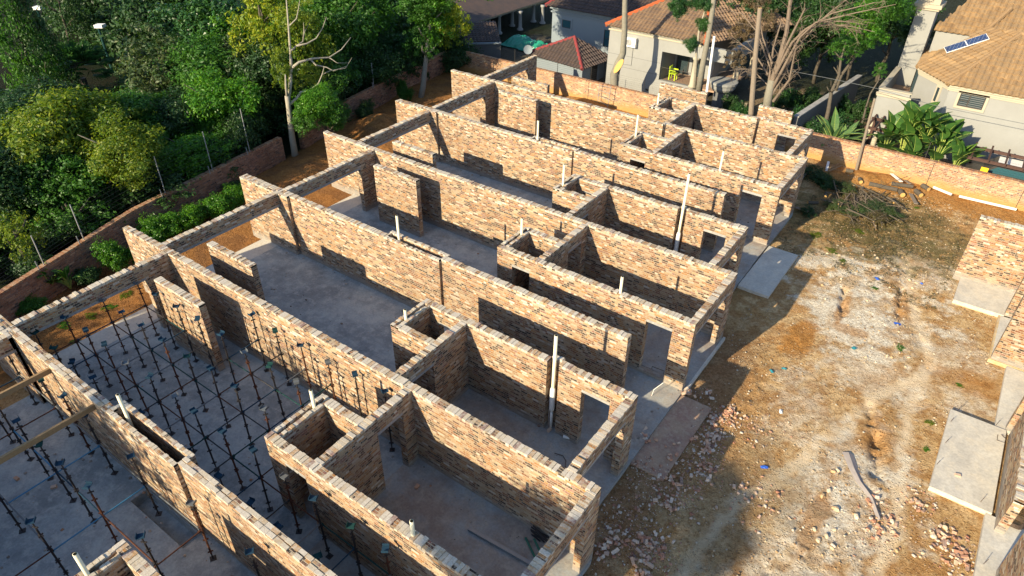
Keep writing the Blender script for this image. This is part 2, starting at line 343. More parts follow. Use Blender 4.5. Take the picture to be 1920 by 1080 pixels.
def dup(root, loc, rotz=None, scale=None, label=None, group=None):
    r = root.copy(); C.objects.link(r); r.location = loc
    if rotz is not None: r.rotation_euler = (r.rotation_euler.x, r.rotation_euler.y, rotz)
    if scale is not None: r.scale = scale if isinstance(scale, tuple) else (scale,)*3
    if label: r['label'] = label
    if group: r['group'] = group
    for ch in list(root.children):
        c = ch.copy(); C.objects.link(c); c.parent = r
        for g in ch.children:
            d = g.copy(); C.objects.link(d); d.parent = c
    return r

# ------------------------------------------------------------------ noise
def vnoise(x, y, seed=0):
    xi = np.floor(x).astype(np.int64); yi = np.floor(y).astype(np.int64); fx = x-xi; fy = y-yi
    fx = fx*fx*(3-2*fx); fy = fy*fy*(3-2*fy)
    def h(a, b):
        n = (a*374761393 + b*668265263 + seed*974711) & 0x7fffffff
        n = ((n ^ (n >> 13))*1274126177) & 0x7fffffff
        return ((n ^ (n >> 16)) & 0xffff)/65535.0
    return (h(xi, yi)*(1-fx)+h(xi+1, yi)*fx)*(1-fy) + (h(xi, yi+1)*(1-fx)+h(xi+1, yi+1)*fx)*fy
def fbm(x, y, oct=4, seed=0):
    s = np.zeros_like(x, dtype=float); a = 0.5; t = 0
    for k in range(oct):
        s += a*vnoise(x*2**k+k*17.3, y*2**k-k*9.1, seed+k); t += a; a *= 0.55
    return s/t
def sstep(a, b, x):
    t = np.clip((x-a)/(b-a), 0, 1); return t*t*(3-2*t)
def segd(x, y, pts):
    d = np.full_like(x, 1e9, dtype=float)
    for (x0, y0), (x1, y1) in zip(pts[:-1], pts[1:]):
        dx, dy = x1-x0, y1-y0; L = dx*dx+dy*dy
        t = np.clip(((x-x0)*dx+(y-y0)*dy)/L, 0, 1)
        d = np.minimum(d, np.hypot(x-x0-t*dx, y-y0-t*dy))
    return d
PATH1 = [(4.2, 10.6), (4.43, 9.18), (5.48, 5.5), (6.32, 3.15), (6.06, .42), (6.34, -1.83), (6.73, -3.9), (6.6, -7), (6.4, -11)]
PATH2 = [(6.3, 2.8), (5.12, .32), (4.72, -1.43), (3.91, -4.12), (3.0, -6.5), (2.6, -10)]
LEFTWALL = [(-18.9, -20.5), (-21.23, -14.36), (-23.2, -8.3), (-24.45, .45)]
LEFTWALL2 = [(-24.75, 1.9), (-25.6, 5.6), (-26.15, 9.0), (-27.4, 17.7)]
def height(x, y):
    n1 = fbm(x*0.35, y*0.35, 3, 1)-0.5; n2 = fbm(x*1.6, y*1.6, 4, 5)-0.5; n3 = fbm(x*5, y*5, 3, 9)-0.5
    z = -0.13 + 0.10*n1 + 0.06*n2 + 0.045*n3
    rub = sstep(0.45, 0.6, fbm(x*0.45+3, y*0.45, 3, 21))*(x > 1.5)
    z += rub*0.11*(fbm(x*5, y*5, 3, 31)-0.4)
    z -= 0.05*np.exp(-(segd(x, y, PATH1)/0.4)**2) + 0.04*np.exp(-(segd(x, y, PATH2)/0.4)**2)
    sm_ = np.exp(-(segd(x, y, PATH1)/.3)**2)+np.exp(-(segd(x, y, PATH2)/.3)**2); z = z-np.clip(sm_, 0, 1)*.045*n3
    # washed-out cracks and holes
    for pts, d, wd in (([(2.75, 6.0), (2.9, 5.2), (3.15, 4.2)], 0.22, 0.10), ([(4.6, 7.6), (4.75, 6.3), (4.95, 5.0)], 0.16, 0.10), ([(5.6, -1.5), (5.85, -2.3), (5.9, -3.0)], 0.28, 0.16), ([(5.1, -.2), (5.35, -1.0)], 0.14, 0.12)):
        z -= d*np.exp(-((segd(x, y, pts)+.25*(fbm(x*2.5, y*2.5, 3, 43)-.5))/wd)**2)*(1.5*fbm(x*4, y*4, 2, 41))
    for cx, cy, r, h in ((-23.5, 6.6, 1.5, 0.75), (-22.4, 5.3, 1.0, 0.35), (-22.3, -.1, 1.4, 0.35), (-22.9, 1.4, 1.1, 0.3), (-25.5, 12.5, 1.8, 0.3), (-21.2, -4.5, 1.2, 0.12), (0.9, 16.6, 0.8, 0.22), (2.0, 17.2, 1.0, .2), (-16, 17.2, 1.5, .2)):
        z += h*np.exp(-((x-cx)**2+(y-cy)**2)/r**2)*(0.75+0.5*fbm(x*2, y*2, 3, 51))
    far = sstep(19, 30, y) + sstep(-28, -45, x)
    inside = ((x > -16.3) & (x < np.where(y > 11, -1.95, np.where(y > 0.15, -1.15, -0.35))) & (y > -21) & (y < 15.6))
    z = np.where(inside, -0.6, z)
    inR = (x > 6.2) & (y < 10.5) & (y > -14)
    z = np.where(inR, np.minimum(z, -0.16), z)
    return z*(1-np.clip(far, 0, 1)*0.7)
def gz(x, y): return float(height(np.array([float(x)]), np.array([float(y)]))[0])

# ------------------------------------------------------------------ ground
def axis(segs):
    out = []
    for a, b_, st in segs: out += list(np.arange(a, b_-1e-6, st))
    out.append(segs[-1][1]); return np.array(out)
gx = axis([(-600, -200, 100), (-200, -80, 20), (-80, -32, 3), (-32, -26.6, .4), (-26.6, -18.4, .14), (-18.4, -1.2, .6), (-1.2, 9.6, .07), (9.6, 14, .4), (14, 60, 4), (60, 200, 20), (200, 600, 100)])
gy = axis([(-400, -100, 100), (-100, -30, 10), (-30, -15, 1), (-15, 20, .1), (20, 30, .4), (30, 80, 4), (80, 200, 20), (200, 900, 100)])
X, Y = np.meshgrid(gx, gy); Z = height(X, Y)
V = np.stack([X, Y, Z], -1).reshape(-1, 3)
nx, ny = len(gx), len(gy)
ii = np.arange(nx*ny).reshape(ny, nx)
F = np.stack([ii[:-1, :-1], ii[:-1, 1:], ii[1:, 1:], ii[1:, :-1]], -1).reshape(-1, 4)
def np_mesh(name, V, F, mats, smooth=False, parent=None, loc=None):
    me = bpy.data.meshes.new(name); k = F.shape[1]
    me.vertices.add(len(V)); me.vertices.foreach_set('co', np.asarray(V, dtype=np.float32).ravel())
    me.loops.add(F.size); me.loops.foreach_set('vertex_index', F.astype(np.int32).ravel())
    me.polygons.add(len(F)); me.polygons.foreach_set('loop_start', np.arange(0, F.size, k, dtype=np.int32)); me.polygons.foreach_set('loop_total', np.full(len(F), k, dtype=np.int32))
    if smooth: me.polygons.foreach_set('use_smooth', np.ones(len(F), dtype=bool))
    me.update(calc_edges=True)
    for mn in (mats if isinstance(mats, (list, tuple)) else [mats]): me.materials.append(MATS[mn])
    o = bpy.data.objects.new(name, me); C.objects.link(o)
    L = WL.get(parent.name, Vector((0, 0, 0))) if parent is not None else Vector((0, 0, 0))
    if parent is not None: o.parent = parent; o.location = -L if loc is None else loc
    elif loc is not None: o.location = loc
    return o
def blend(col, m, c): return col*(1-m[..., None]) + np.array(c)*m[..., None]
n1 = fbm(X*0.5, Y*0.5, 4, 61); n2 = fbm(X*1.7, Y*1.7, 4, 71); n3 = fbm(X*5.5, Y*5.5, 3, 81)
n4 = fbm(X*2.6+7, Y*2.6, 4, 101)
col = np.zeros(X.shape+(3,)) + np.array((0.53, 0.345, 0.155))
col = blend(col, sstep(.42, .60, n2), (0.62, 0.44, 0.23))
col = blend(col, sstep(.50, .60, n4)*.8, (0.44, 0.245, 0.095))
col = blend(col, sstep(.56, .70, n1)*.6, (0.40, 0.225, 0.09))
col = blend(col, sstep(.55, .68, n3)*.5, (0.36, 0.205, 0.09))
def blob(cx, cy, rx, ry, soft=.5, wob=.6):
    d = np.hypot((X-cx)/rx, (Y-cy)/ry) + (n1-.5)*wob*1.8 + (n2-.5)*wob*2.0 + (n3-.5)*wob*1.5
    return 1-sstep(1-soft*.5, 1+soft*.5, d)
PALEC = (0.74, 0.68, 0.55)
for cx, cy, rx, ry, k in ((3.4, 7.0, 1.9, 3.0, 1), (4.7, 4.6, 1.3, 1.9, 1), (3.2, 3.9, 1.0, 1.4, .9), (5.4, -4.3, 1.3, 2.2, .95), (4.8, 1.6, 1.3, 1.1, .6), (6.8, 4.0, 1.1, 1.3, .55), (4.7, -7.5, 1.3, 2.2, .8), (7.6, 1.6, .9, .7, .6), (6.2, 9.3, 1.4, 1.2, .4), (3.3, -2.2, 1.0, 1.6, .5), (4.6, 9.6, 1.6, 1.4, .55)):
    col = blend(col, blob(cx, cy, rx, ry, .9, 1.0)*k*(.35+.65*sstep(.38, .50, fbm(X*2.1, Y*2.1, 4, 131))), PALEC)
for cx, cy, rx, ry, k in ((2.2, 1.95, .5, .95, .95), (3.05, 4.9, .16, .8, .7), (4.95, 6.2, .4, 1.2, .75), (5.6, -1.5, .4, .8, .6), (3.7, 3.4, .5, .2, .6), (4.9, -5.6, .25, 1.5, .7), (7.6, 3.0, 1.1, .6, .6), (5.5, 16.8, 4, 1.3, .8), (1.2, 16.6, 2, 1.3, .8), (-14, 17, 5, 1.2, .85)):
    col = blend(col, blob(cx, cy, rx, ry)*k, (0.44, 0.215, 0.06))
trk = np.zeros_like(X)
for p, wd in ((PATH1, .26), (PATH2, .28)):
    dp = segd(X+.35*(n1-.5), Y, p); col = blend(col, np.exp(-((dp-.55)/.3)**2)*.45*sstep(.4, .55, n4), (0.42, 0.24, 0.09)); col = blend(col, (1-sstep(.04, .30, dp+.25*(n3-.5)))*(.35+.65*sstep(.35, .6, n2)), (0.70, 0.56, 0.375)); trk = np.maximum(trk, (1-sstep(.06, .32, dp+.2*(n3-.5))))
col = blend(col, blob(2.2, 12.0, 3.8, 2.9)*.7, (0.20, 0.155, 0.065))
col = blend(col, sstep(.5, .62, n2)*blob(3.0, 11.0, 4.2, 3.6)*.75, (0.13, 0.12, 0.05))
col = blend(col, (1-sstep(.9, 2.0, X))*sstep(-1.5, -.3, X)*sstep(-14, -11, Y)*(1-sstep(-1, 2.5, Y))*.65, (0.235, 0.135, 0.075))  # brown of the shaded strip along the house fronts, painted into the earth
col = blend(col, blob(3.0, -6.5, 1.6, 2.8)*.5, (0.31, 0.235, 0.135))
# red earth strip along the garden wall and beyond the rear rooms
stripm = sstep(-27.5, -26.5, X)*(1-sstep(-18.3, -17.5, X))*(Y > -18)*(Y < 18.2)
col = blend(col, stripm*.9, (0.35, 0.16, 0.05)); col = blend(col, stripm*sstep(.45, .6, n2)*.6, (0.20, 0.10, 0.045))
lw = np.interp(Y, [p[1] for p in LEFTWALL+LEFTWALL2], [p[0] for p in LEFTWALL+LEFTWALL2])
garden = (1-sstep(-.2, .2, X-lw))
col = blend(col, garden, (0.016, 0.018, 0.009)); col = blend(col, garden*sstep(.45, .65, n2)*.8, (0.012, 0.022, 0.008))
nb = sstep(17.9, 18.3, Y)*(1-garden)
col = blend(col, nb, (0.25, 0.19, 0.12)); col = blend(col, nb*sstep(-7, -9, X), (0.10, 0.09, 0.07)); col = blend(col, sstep(27.5, 29, Y)*nb, (0.03, 0.035, 0.02))
g = np_mesh('ground', V, F, 'dark_gap', True)
b = NB('earth'); vcn = b.n('VertexColor', layer_name='Col'); vc = vcn.outputs[0]; va_ = vcn.outputs[1]; geo = b.n('NewGeometry'); P = geo.outputs['Position']
a1 = b.noise(9, 6, 0.75, P); a2 = b.noise(45, 4, 0.7, P); a3 = b.noise(2.2, 5, 0.7, P)
cc = b.mix(b.math('MULTIPLY', va_, b.ramp(a1, [(0.40, 0.8), (0.58, 0)])), vc, b.mix(1.0, vc, (0.62, 0.54, 0.46), 'MULTIPLY'))
cc = b.mix(b.ramp(a2, [(0.55, 0), (0.70, 0.5)]), cc, b.mix(1.0, cc, (1.25, 1.27, 1.3), 'MULTIPLY'))
cc = b.mix(b.ramp(a3, [(0.5, 0), (0.7, 0.35)]), cc, b.mix(1.0, cc, (1.2, 1.1, 1.0), 'MULTIPLY'))
vo = b.n('TexVoronoi'); vo.inputs['Scale'].default_value = 17; b.l(P, vo.inputs['Vector'])
vs_ = b.n('SeparateColor'); b.l(vo.outputs['Color'], vs_.inputs[0])
peb = b.math('MULTIPLY', b.ramp(vo.outputs['Distance'], [(0.30, 1), (0.48, 0)]), b.ramp(vs_.outputs[0], [(0.55, 0), (0.75, 1)]))
cc = b.mix(b.math('MULTIPLY', peb, b.math('MULTIPLY', va_, 0.6)), cc, b.mix(1.0, cc, b.ramp(vs_.outputs[1], [(0, (0.55, 0.48, 0.42)), (0.4, (0.95, 0.9, 0.85)), (1, (1.35, 1.4, 1.5))]), 'MULTIPLY'))
v2 = b.n('TexVoronoi'); v2.inputs['Scale'].default_value = 42; b.l(P, v2.inputs['Vector']); v2c = b.n('SeparateColor'); b.l(v2.outputs['Color'], v2c.inputs[0])
cc = b.mix(b.math('MULTIPLY', va_, b.ramp(v2c.outputs[0], [(0.6, 0), (0.8, 0.55)])), cc, b.mix(1.0, cc, b.ramp(v2c.outputs[1], [(0, (0.5, 0.42, 0.36)), (0.5, (1, 1, 1)), (1, (1.3, 1.33, 1.38))]), 'MULTIPLY'))
hh = b.math('ADD', b.math('ADD', b.math('MULTIPLY', a1, 0.7), b.math('MULTIPLY', a2, 0.4)), b.math('MULTIPLY', peb, 0.5))
b.bsdf(cc, 0.97, b.bump(hh, 0.09, 1.0), 0.1)
g.data.materials[0] = MATS['earth']
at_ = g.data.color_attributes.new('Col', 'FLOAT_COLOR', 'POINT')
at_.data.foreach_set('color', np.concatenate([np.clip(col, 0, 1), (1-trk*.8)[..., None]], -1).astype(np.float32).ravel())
struct(g)

# ------------------------------------------------------------------ brick walls
def courses(mb, a0, a1, c0, c1, axis, z=H, mi=1, double=False):
    """bricks laid on edge along the top of a wall"""
    p = a0
    while p < a1-0.02:
        wd = min(rnd.uniform(0.096, 0.112) if not double else rnd.uniform(0.19, 0.22), a1-p)
        rows = ((c0-0.004, c1+0.004),) if not double else ((c0-0.004, (c0+c1)/2-0.012), ((c0+c1)/2+0.012, c1+0.004))
        for r0, r1 in rows:
            if rnd.random() < .035: continue
            z1 = z+rnd.gauss(-.002, .011); j = rnd.uniform(-0.010, 0.008); j2 = rnd.uniform(-0.008, 0.010); t = rnd.uniform(-.006, .006)
            if axis == 'x': mb.hexa([(p, r0+j, z-.075), (p+wd, r0+j, z-.075), (p+wd, r1+j2, z-.075), (p, r1+j2, z-.075), (p, r0+j, z1), (p+wd, r0+j, z1+t), (p+wd, r1+j2, z1+t), (p, r1+j2, z1)], mi)
            else: mb.hexa([(r0+j, p, z-.075), (r1+j2, p, z-.075), (r1+j2, p+wd, z-.075), (r0+j, p+wd, z-.075), (r0+j, p, z1), (r1+j2, p, z1), (r1+j2, p+wd, z1+t), (r0+j, p+wd, z1+t)], mi)
        p += wd + rnd.uniform(0.008, 0.013)
def wall(name, parent, axis, a0, a1, c0, c1, ops=(), z0=-0.2, z1=H, top=True, mat='pale_brick', double=False, lintels=True):
    mb = MB(); cuts = sorted(ops); p = a0; zt = z1-0.012 if top else z1
    def bx(u0, u1, w0, w1):
        if u1-u0 < 1e-3 or w1-w0 < 1e-3: return
        if axis == 'x': mb.box(u0, u1, c0, c1, w0, w1)
        else: mb.box(c0, c1, u0, u1, w0, w1)
    for o0, o1, b0, b1 in cuts:
        bx(p, o0, z0, zt); bx(o0, o1, z0, b0); bx(o0, o1, b1+0.09 if lintels else b1, zt); p = o1
    bx(p, a1, z0, zt)
    if top: courses(mb, a0, a1, c0, c1, axis, z1, 1, double)
    o = mb.build(name, [mat, 'brick_on_edge'], parent)
    if lintels:
        for o0, o1, b0, b1 in cuts:
            if b1 > z1-0.2: continue
            m2 = MB()
            if axis == 'x': m2.box(o0-.0, o1+.0, c0-.003, c1+.003, b1, b1+.09)
            else: m2.box(c0-.003, c1+.003, o0, o1, b1, b1+.09)
            m2.build('lintel', 'lintel_concrete', parent)
    return o
def slab(name, parent, x0, x1, y0, y1, z1, mat, z0=-0.35):
    mb = MB(); mb.box(x0, x1, y0, y1, z0, z1); return mb.build(name, mat, parent)
def vpipe(name, parent, x, y, z0, z1, r=0.047, mat='cream_pvc', lean=(0, 0), n=12):
    mb = MB(); mb.pipe((x, y, z0), (x+lean[0], y+lean[1], z1), r, r*.82, n); return mb.build(name, [mat, 'dark_gap'], parent, smooth=True)

# unit: P party wall centre, s side, xo outer front, wb passage wall centre, cp passage party centre, xr rear beam outer face, xc cross wall front face, xl left end
UNITS = dict(
    Z=dict(P=10.68, s=1, xo=-1.57, wb=14.22, cp=16.05, xr=-18.85, xc=-7.55),
    A=dict(P=10.68, s=-1, xo=-0.82, wb=7.25, cp=5.22, xr=-18.02, xc=-6.52),
    B=dict(P=0.0, s=1, xo=-0.79, wb=3.17, cp=5.22, xr=-17.92, xc=-6.55),
    C=dict(P=0.0, s=-1, xo=0.0, wb=-3.24, cp=-5.14, xr=-16.77, xc=-5.67),
    D=dict(P=-10.38, s=1, xo=0.0, wb=-7.20, cp=-5.14, xr=-16.88, xc=-5.60),
    E=dict(P=-10.38, s=-1, xo=0.70, wb=-13.74, cp=-15.55, xr=-16.32, xc=-4.97),
    F=dict(P=-20.95, s=1, xo=0.70, wb=-17.50, cp=-15.55, xr=-15.9, xc=-5.0))
LAB = dict(
    Z='farthest roofless brick house shell, beside the back boundary wall, its outer wall missing',
    A='second roofless brick house shell from the back wall, branches hanging on its party wall',
    B='third roofless brick house shell from the back, with a pale porch slab',
    C='middle roofless brick house shell, between the pale porch slab and the brown pad',
    D='roofless brick house shell whose brown porch pad is strewn with broken bricks',
    E='near roofless brick house shell whose big room is full of steel props',
    F='nearest roofless brick house shell at the lower left, planks lying across its props')
KIND = 'unfinished brick houses in the row'
U = {}
for k, u in UNITS.items():
    s = u['s']; P = u['P']; wb = u['wb']; cp = u['cp']; xo = u['xo']; xc = u['xc']; xr = u['xr']
    r = thing('brick_house_shell', LAB[k], 'house', (xc, (P+cp)/2, 0), KIND); U[k] = r
    h = T/2
    def yr(v0, v1):            # from party-wall centre outwards
        a, b_ = P+s*v0, P+s*v1; return (min(a, b_), max(a, b_))
    vwb = abs(wb-P)
    # floor slab of the unit
    fy = (min(P, cp), max(P, cp))
    if k == 'Z': fy = (P, 16.2)
    if k == 'F':               # a trench is left open in this floor, against the passage wall
        mb = MB(); q = (xr-0.75, -10.25, -7.80, xc-T+.02); yy = (fy[0]+.001, -16.20, -15.72, fy[1]-.001)
        for a_ in range(3):
            for b_ in range(3):
                if not (a_ == 1 and b_ == 1): mb.box(q[a_], q[a_+1], yy[b_], yy[b_+1], -.35, 0)
        mb.box(q[1], q[2], yy[1], yy[2], -.5, -.34); mb.build('floor_slab', 'floor_concrete', r)
    else: slab('floor_slab', r, xr-0.75, xc-T+.02, fy[0]+.001, fy[1]-.001, 0.0, 'floor_concrete')
    slab('floor_slab', r, xc-T+.022, xo+0.04, fy[0]+.001, (fy[1] if s > 0 else fy[1])-.001, 0.004, 'dusty_concrete')
    # cross wall with door opening
    y0, y1 = yr(h, vwb-h)
    o0, o1 = yr(0.52, 1.45)
    wall('cross_wall', r, 'y', y0, y1, xc-T, xc, [(o0, o1, -0.2, 2.13)])
    # passage-side wall: bathroom door and bedroom door
    bd0, bd1 = (xc-1.15, xc-0.40); fd0, fd1 = xo-1.57, xo-0.67
    if s < 0:
        wall('passage_wall', r, 'x', xc-1.80, xo, wb-h, wb+h, [(bd0, bd1, -0.2, 2.13), (fd0, fd1, 0.14, 2.13)])
    else:                      # this leaf steps back past the waste pipe chase
        xs = xo-2.70
        wall('passage_wall', r, 'x', xc-1.80, xs, wb-h-.06, wb+h-.06, [(bd0, bd1, -0.2, 2.13)])
        wall('pipe_chase', r, 'x', xs, xs+.36, wb+h-.02, wb+h+.10)
        wall('passage_wall', r, 'x', xs+.36, xo, wb-h, wb+h, [(fd0, fd1, 0.0 if k != 'Z' else 0.0, 2.13)])
    # bathroom: hollow left wall (two leaves) and inner wall
    i0, i1 = yr(1.60, 1.60+T)
    b0, b1 = yr(1.60, vwb-h-(.06 if s > 0 else 0))
    wall('shower_wall', r, 'x', xc-1.47, xc-T, i0, i1)
    wall('shower_wall', r, 'y', b0, b1, xc-1.80, xc-1.69)
    wall('shower_wall', r, 'y', b0, b1, xc-1.58, xc-1.47)
    mb = MB(); mb.box(xc-1.69, xc-1.58, b0+.1, b1-.02, -.1, 2.2); mb.build('wall_cavity', 'dark_gap', r)
    e0, e1 = (i0, i0+.1) if s > 0 else (i1-.1, i1)
    wall('shower_wall', r, 'x', xc-1.69, xc-1.58, e0, e1)
    # front beam on lintels with a return pier at the far side
    far_wb = s > 0
    if far_wb: y0, y1 = P+h, wb-h
    else: y0, y1 = wb+h, P-h
    wall('front_beam', r, 'y', y0, y1, xo-T, xo, z0=2.24)
    mb = MB(); mb.box(xo-T-.003, xo+.003, y0, y1-.36, 2.15, 2.24); mb.build('lintel', 'lintel_concrete', r)
    wall('front_pier', r, 'y', y1-.36, y1, xo-T, xo, z1=2.24, top=False)
    # rear beam
    y0, y1 = min(P, cp)+h, max(P, cp)-h
    wall('rear_beam', r, 'y', y0, y1, xr-T, xr, z0=2.22)
    pier = 0.95 if (s < 0 or k == 'Z') else 0.12
    mb = MB(); mb.box(xr-T-.003, xr+.003, y0, y1-pier, 2.13, 2.22); mb.build('lintel', 'lintel_concrete', r)
    wall('rear_pier', r, 'y', y1-pier, y1, xr-T, xr, z1=2.22, top=False)
    # free-standing divider wall in the living room
    yc = P+s*1.17
    wall('divider_wall', r, 'x', xr+1.10, xr+3.55, yc-h, yc+h)
# party walls
wall('party_wall', U['A'], 'x', -21.23, -7.72, 10.68-h-.05, 10.68+h-.05)
wall('party_wall', U['A'], 'x', -7.72, -0.82, 10.68-h+.05, 10.68+h+.05)
wall('party_wall', U['C'], 'x', -20.15, 0.0, -h, h)
wall('party_wall', U['E'], 'x', -19.22, 0.70, -10.38-h, -10.38+h)
wall('party_wall', U['F'], 'x', -18.6, 0.70, -20.95-h, -20.95+h)
def passage_party(uk, c, xl, n0, n1, xe, leafx, double=False):
    r = U[uk]
    wall('party_wall', r, 'x', xl, n0, c-h, c+h, double=double)
    wall('duct_wall', r, 'x', n0, n1, c-h, c-h+.11)
    wall('duct_wall', r, 'x', n0-.11, n1+.11, c+h+.15, c+h+.26)
    for xx in (n0-.11, n1): wall('duct_wall', r, 'x', xx, xx+.11, c+h+.002 if xx < n1 else c+h+.112, c+h+.148)
    mb = MB(); mb.box(n0, n1-.0, c-h+.111, c+h+.149, -.1, 2.0); mb.build('duct_void', 'dark_gap', r)
    wall('party_wall', r, 'x', n1, xe, c-h+.11, c+h+.11, double=double)
    wall('outer_leaf', r, 'x', xl-.02, leafx, c-h-.128, c-h-.018)
passage_party('B', 5.20, -20.34, -11.85, -9.58, -2.47, -17.55)
passage_party('D', -5.14, -19.30, -11.08, -8.54, -1.33, -16.34)
passage_party('F', -15.58, -18.7, -10.60, -7.74, -1.0, -15.9, True)
# waste and vent pipes standing in the walls
for k, x, y, z0, z1 in (('C', -7.295, -2.10, 2.0, 3.35), ('D', -7.225, -8.30, 2.0, 3.05), ('E', -6.60, -12.42, 2.0, 3.28), ('B', -8.175, 2.10, 2.0, 3.62), ('A', -8.145, 8.45, 2.0, 3.75), ('Z', -9.175, 12.9, 2.0, 3.3), ('F', -6.63, -18.30, 2.0, 3.40),
                        ('C', -2.62, -3.24, 2.6, 3.35), ('E', -1.93, -13.74, 2.6, 3.20), ('A', -3.50, 7.25, 2.6, 3.62),
                        ('D', -10.62, -5.02, 1.5, 3.65), ('B', -11.62, 5.32, 1.5, 3.62), ('F', -10.15, -15.46, 1.4, 3.45)):
    vpipe('vent_pipe', U[k], x, y, z0, z1)
for k, x, y, top in (('D', -2.53, -7.25, 3.65), ('B', -3.32, 3.10, 4.25)):
    vpipe('waste_pipe', U[k], x, y, 1.55, top, 0.052)
    mb = MB(); mb.tube([(x, y, 1.7), (x, y, 1.6), (x, y, .85), (x, y, .75)], [.06, .085, .085, .05], 10); mb.tube([(x, y, .8), (x, y, 0)], .045, 8)
    mb.build('pipe_sleeve', 'white_pvc', U[k], smooth=True)
# steel conduits in the far bedroom, timber on the far shower wall
mb = MB()
for x in (-6.2, -5.8): mb.tube([(x, 13.2, 0), (x, 13.2, 1.6)], .02, 6)
mb.tube([(-7.35, 13.7, .1), (-7.35, 13.7, 1.9)], .05, 8); mb.build('conduit', 'prop_dark', U['Z'])
# porch slabs
slab('porch_slab', U['B'], -0.72, 0.52, 3.52, 7.22, -0.02, 'pale_concrete')
slab('porch_slab', U['D'], 0.045, 1.08, -6.95, -3.46, -0.055, 'brown_pad')
slab('porch_slab', U['C'], 0.045, 0.12, -3.3, .1, 0.0, 'pale_concrete')
# raw earth-dusted back porch strips
for k in 'BCDE':
    u = UNITS[k]; lo, hi = min(u['P'], u['cp'])+h, max(u['P'], u['cp'])-h
    slab('back_step', U[k], u['xr']-1.75, u['xr']-0.752, lo+.02, hi-.02, -0.02, 'pale_concrete')

# ------------------------------------------------------------------ boundary walls
def garden_wall(name, label, pts, zt, mat, th=0.23, piers=()):
    r = thing(name, label, 'wall', (pts[0][0], pts[0][1], 0)); mb = MB(); cop = MB()
    for (x0, y0), (x1, y1) in zip(pts[:-1], pts[1:]):
        d = Vector((x1-x0, y1-y0, 0)); L = d.length; d.normalize(); nrm = Vector((-d.y, d.x, 0))*th/2
        a = Vector((x0, y0, 0)); b_ = Vector((x1, y1, 0)); z = Vector((0, 0, zt)); lo = Vector((0, 0, -.5))
        mb.hexa([a-nrm+lo, b_-nrm+lo, b_+nrm+lo, a+nrm+lo, a-nrm+z, b_-nrm+z, b_+nrm+z, a+nrm+z])
        p = 0.0
        while p < L-.04:
            wd = min(rnd.uniform(.068, .08), L-p); q = a+d*(p+wd/2); zz = zt+.035+rnd.uniform(-.006, .006)
            cop.obox((q.x, q.y, zz-.033), d*wd/2, nrm*1.04, (0, 0, .036)); p += wd+.01
    mb.build('brickwork', mat, r); cop.build('coping', 'edge_red', r)
    for (x, y, z1) in piers:
        m = MB(); m.box(x-.17, x+.17, y-.17, y+.17, -.4, z1); m.build('pier', mat, r)
    return r
island_mat('edge_red', [(0, (0.34, 0.15, 0.07)), (0.3, (0.42, 0.21, 0.11)), (0.55, (0.28, 0.12, 0.07)), (0.75, (0.46, 0.29, 0.18)), (0.92, (0.2, 0.1, 0.08))], coat=(0.36, 0.25, 0.16))
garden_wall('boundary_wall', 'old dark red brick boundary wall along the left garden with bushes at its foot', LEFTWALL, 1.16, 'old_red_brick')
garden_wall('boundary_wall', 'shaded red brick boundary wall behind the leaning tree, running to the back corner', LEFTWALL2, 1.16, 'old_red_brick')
BW = 17.85
garden_wall('boundary_wall', 'long sunlit orange brick boundary wall in front of the neighbouring houses', [(-27.28, BW), (14, BW)], 1.20, 'red_brick')
for x in (-16.05, -11.25, 3.70, 7.6):      # movement joints show as dark lines
    mb = MB(); mb.box(x-.012, x+.012, BW-.122, BW-.116, -.1, 1.17); o = mb.build('movement_joint', 'dark_gap', bpy.data.objects['boundary_wall.002'])
for x0, x1, zt, lb in ((-11.15, -8.25, 2.18, 'pale brick raised wall panel behind the farthest shower, with a white pole against it'), (-5.25, -3.42, 2.16, 'small pale brick raised wall panel next to the dark grey wall')):
    r = thing('brick_panel_wall', lb, 'wall', (x0, BW-.3, 0)); wall('brickwork', r, 'x', x0, x1, BW-.41, BW-.18, z1=zt)
r = thing('plastered_wall', 'dark grey plastered wall with pale coping running back between the two houses', 'wall', (-3.3, 18.2, 0))
mb = MB(); a = Vector((-3.35, 18.1, 0)); e = Vector((-2.3, 27.5, 0)); nn = Vector((.12, -.013, 0))
mb.hexa([a-nn, a+nn, e+nn, e-nn, a-nn+Vector((0, 0, 1.75)), a+nn+Vector((0, 0, 1.75)), e+nn+Vector((0, 0, 1.75)), e-nn+Vector((0, 0, 1.75))]); mb.build('wall_face', 'dark_plaster', r)
mb = MB(); mb.beam(a+Vector((0, 0, 1.79)), e+Vector((0, 0, 1.79)), .3, .07); mb.build('coping', 'lintel_concrete', r)
s_ = MB(); s_.box(-2.95, -2.60, 18.02, 18.04, 1.05, 1.27); tag(s_.build('warning_sign', 'yellow_sign'), 'small yellow warning plate hung beside the dark grey wall', 'sign')
s_ = MB(); p = at(1808+39, 301, 1.3); s_.box(5.62, 5.93, 18.02, 18.04, 1.22, 1.42); tag(s_.build('warning_sign', 'yellow_sign'), 'yellow warning plate on the fence wires near the dark pergola', 'sign')
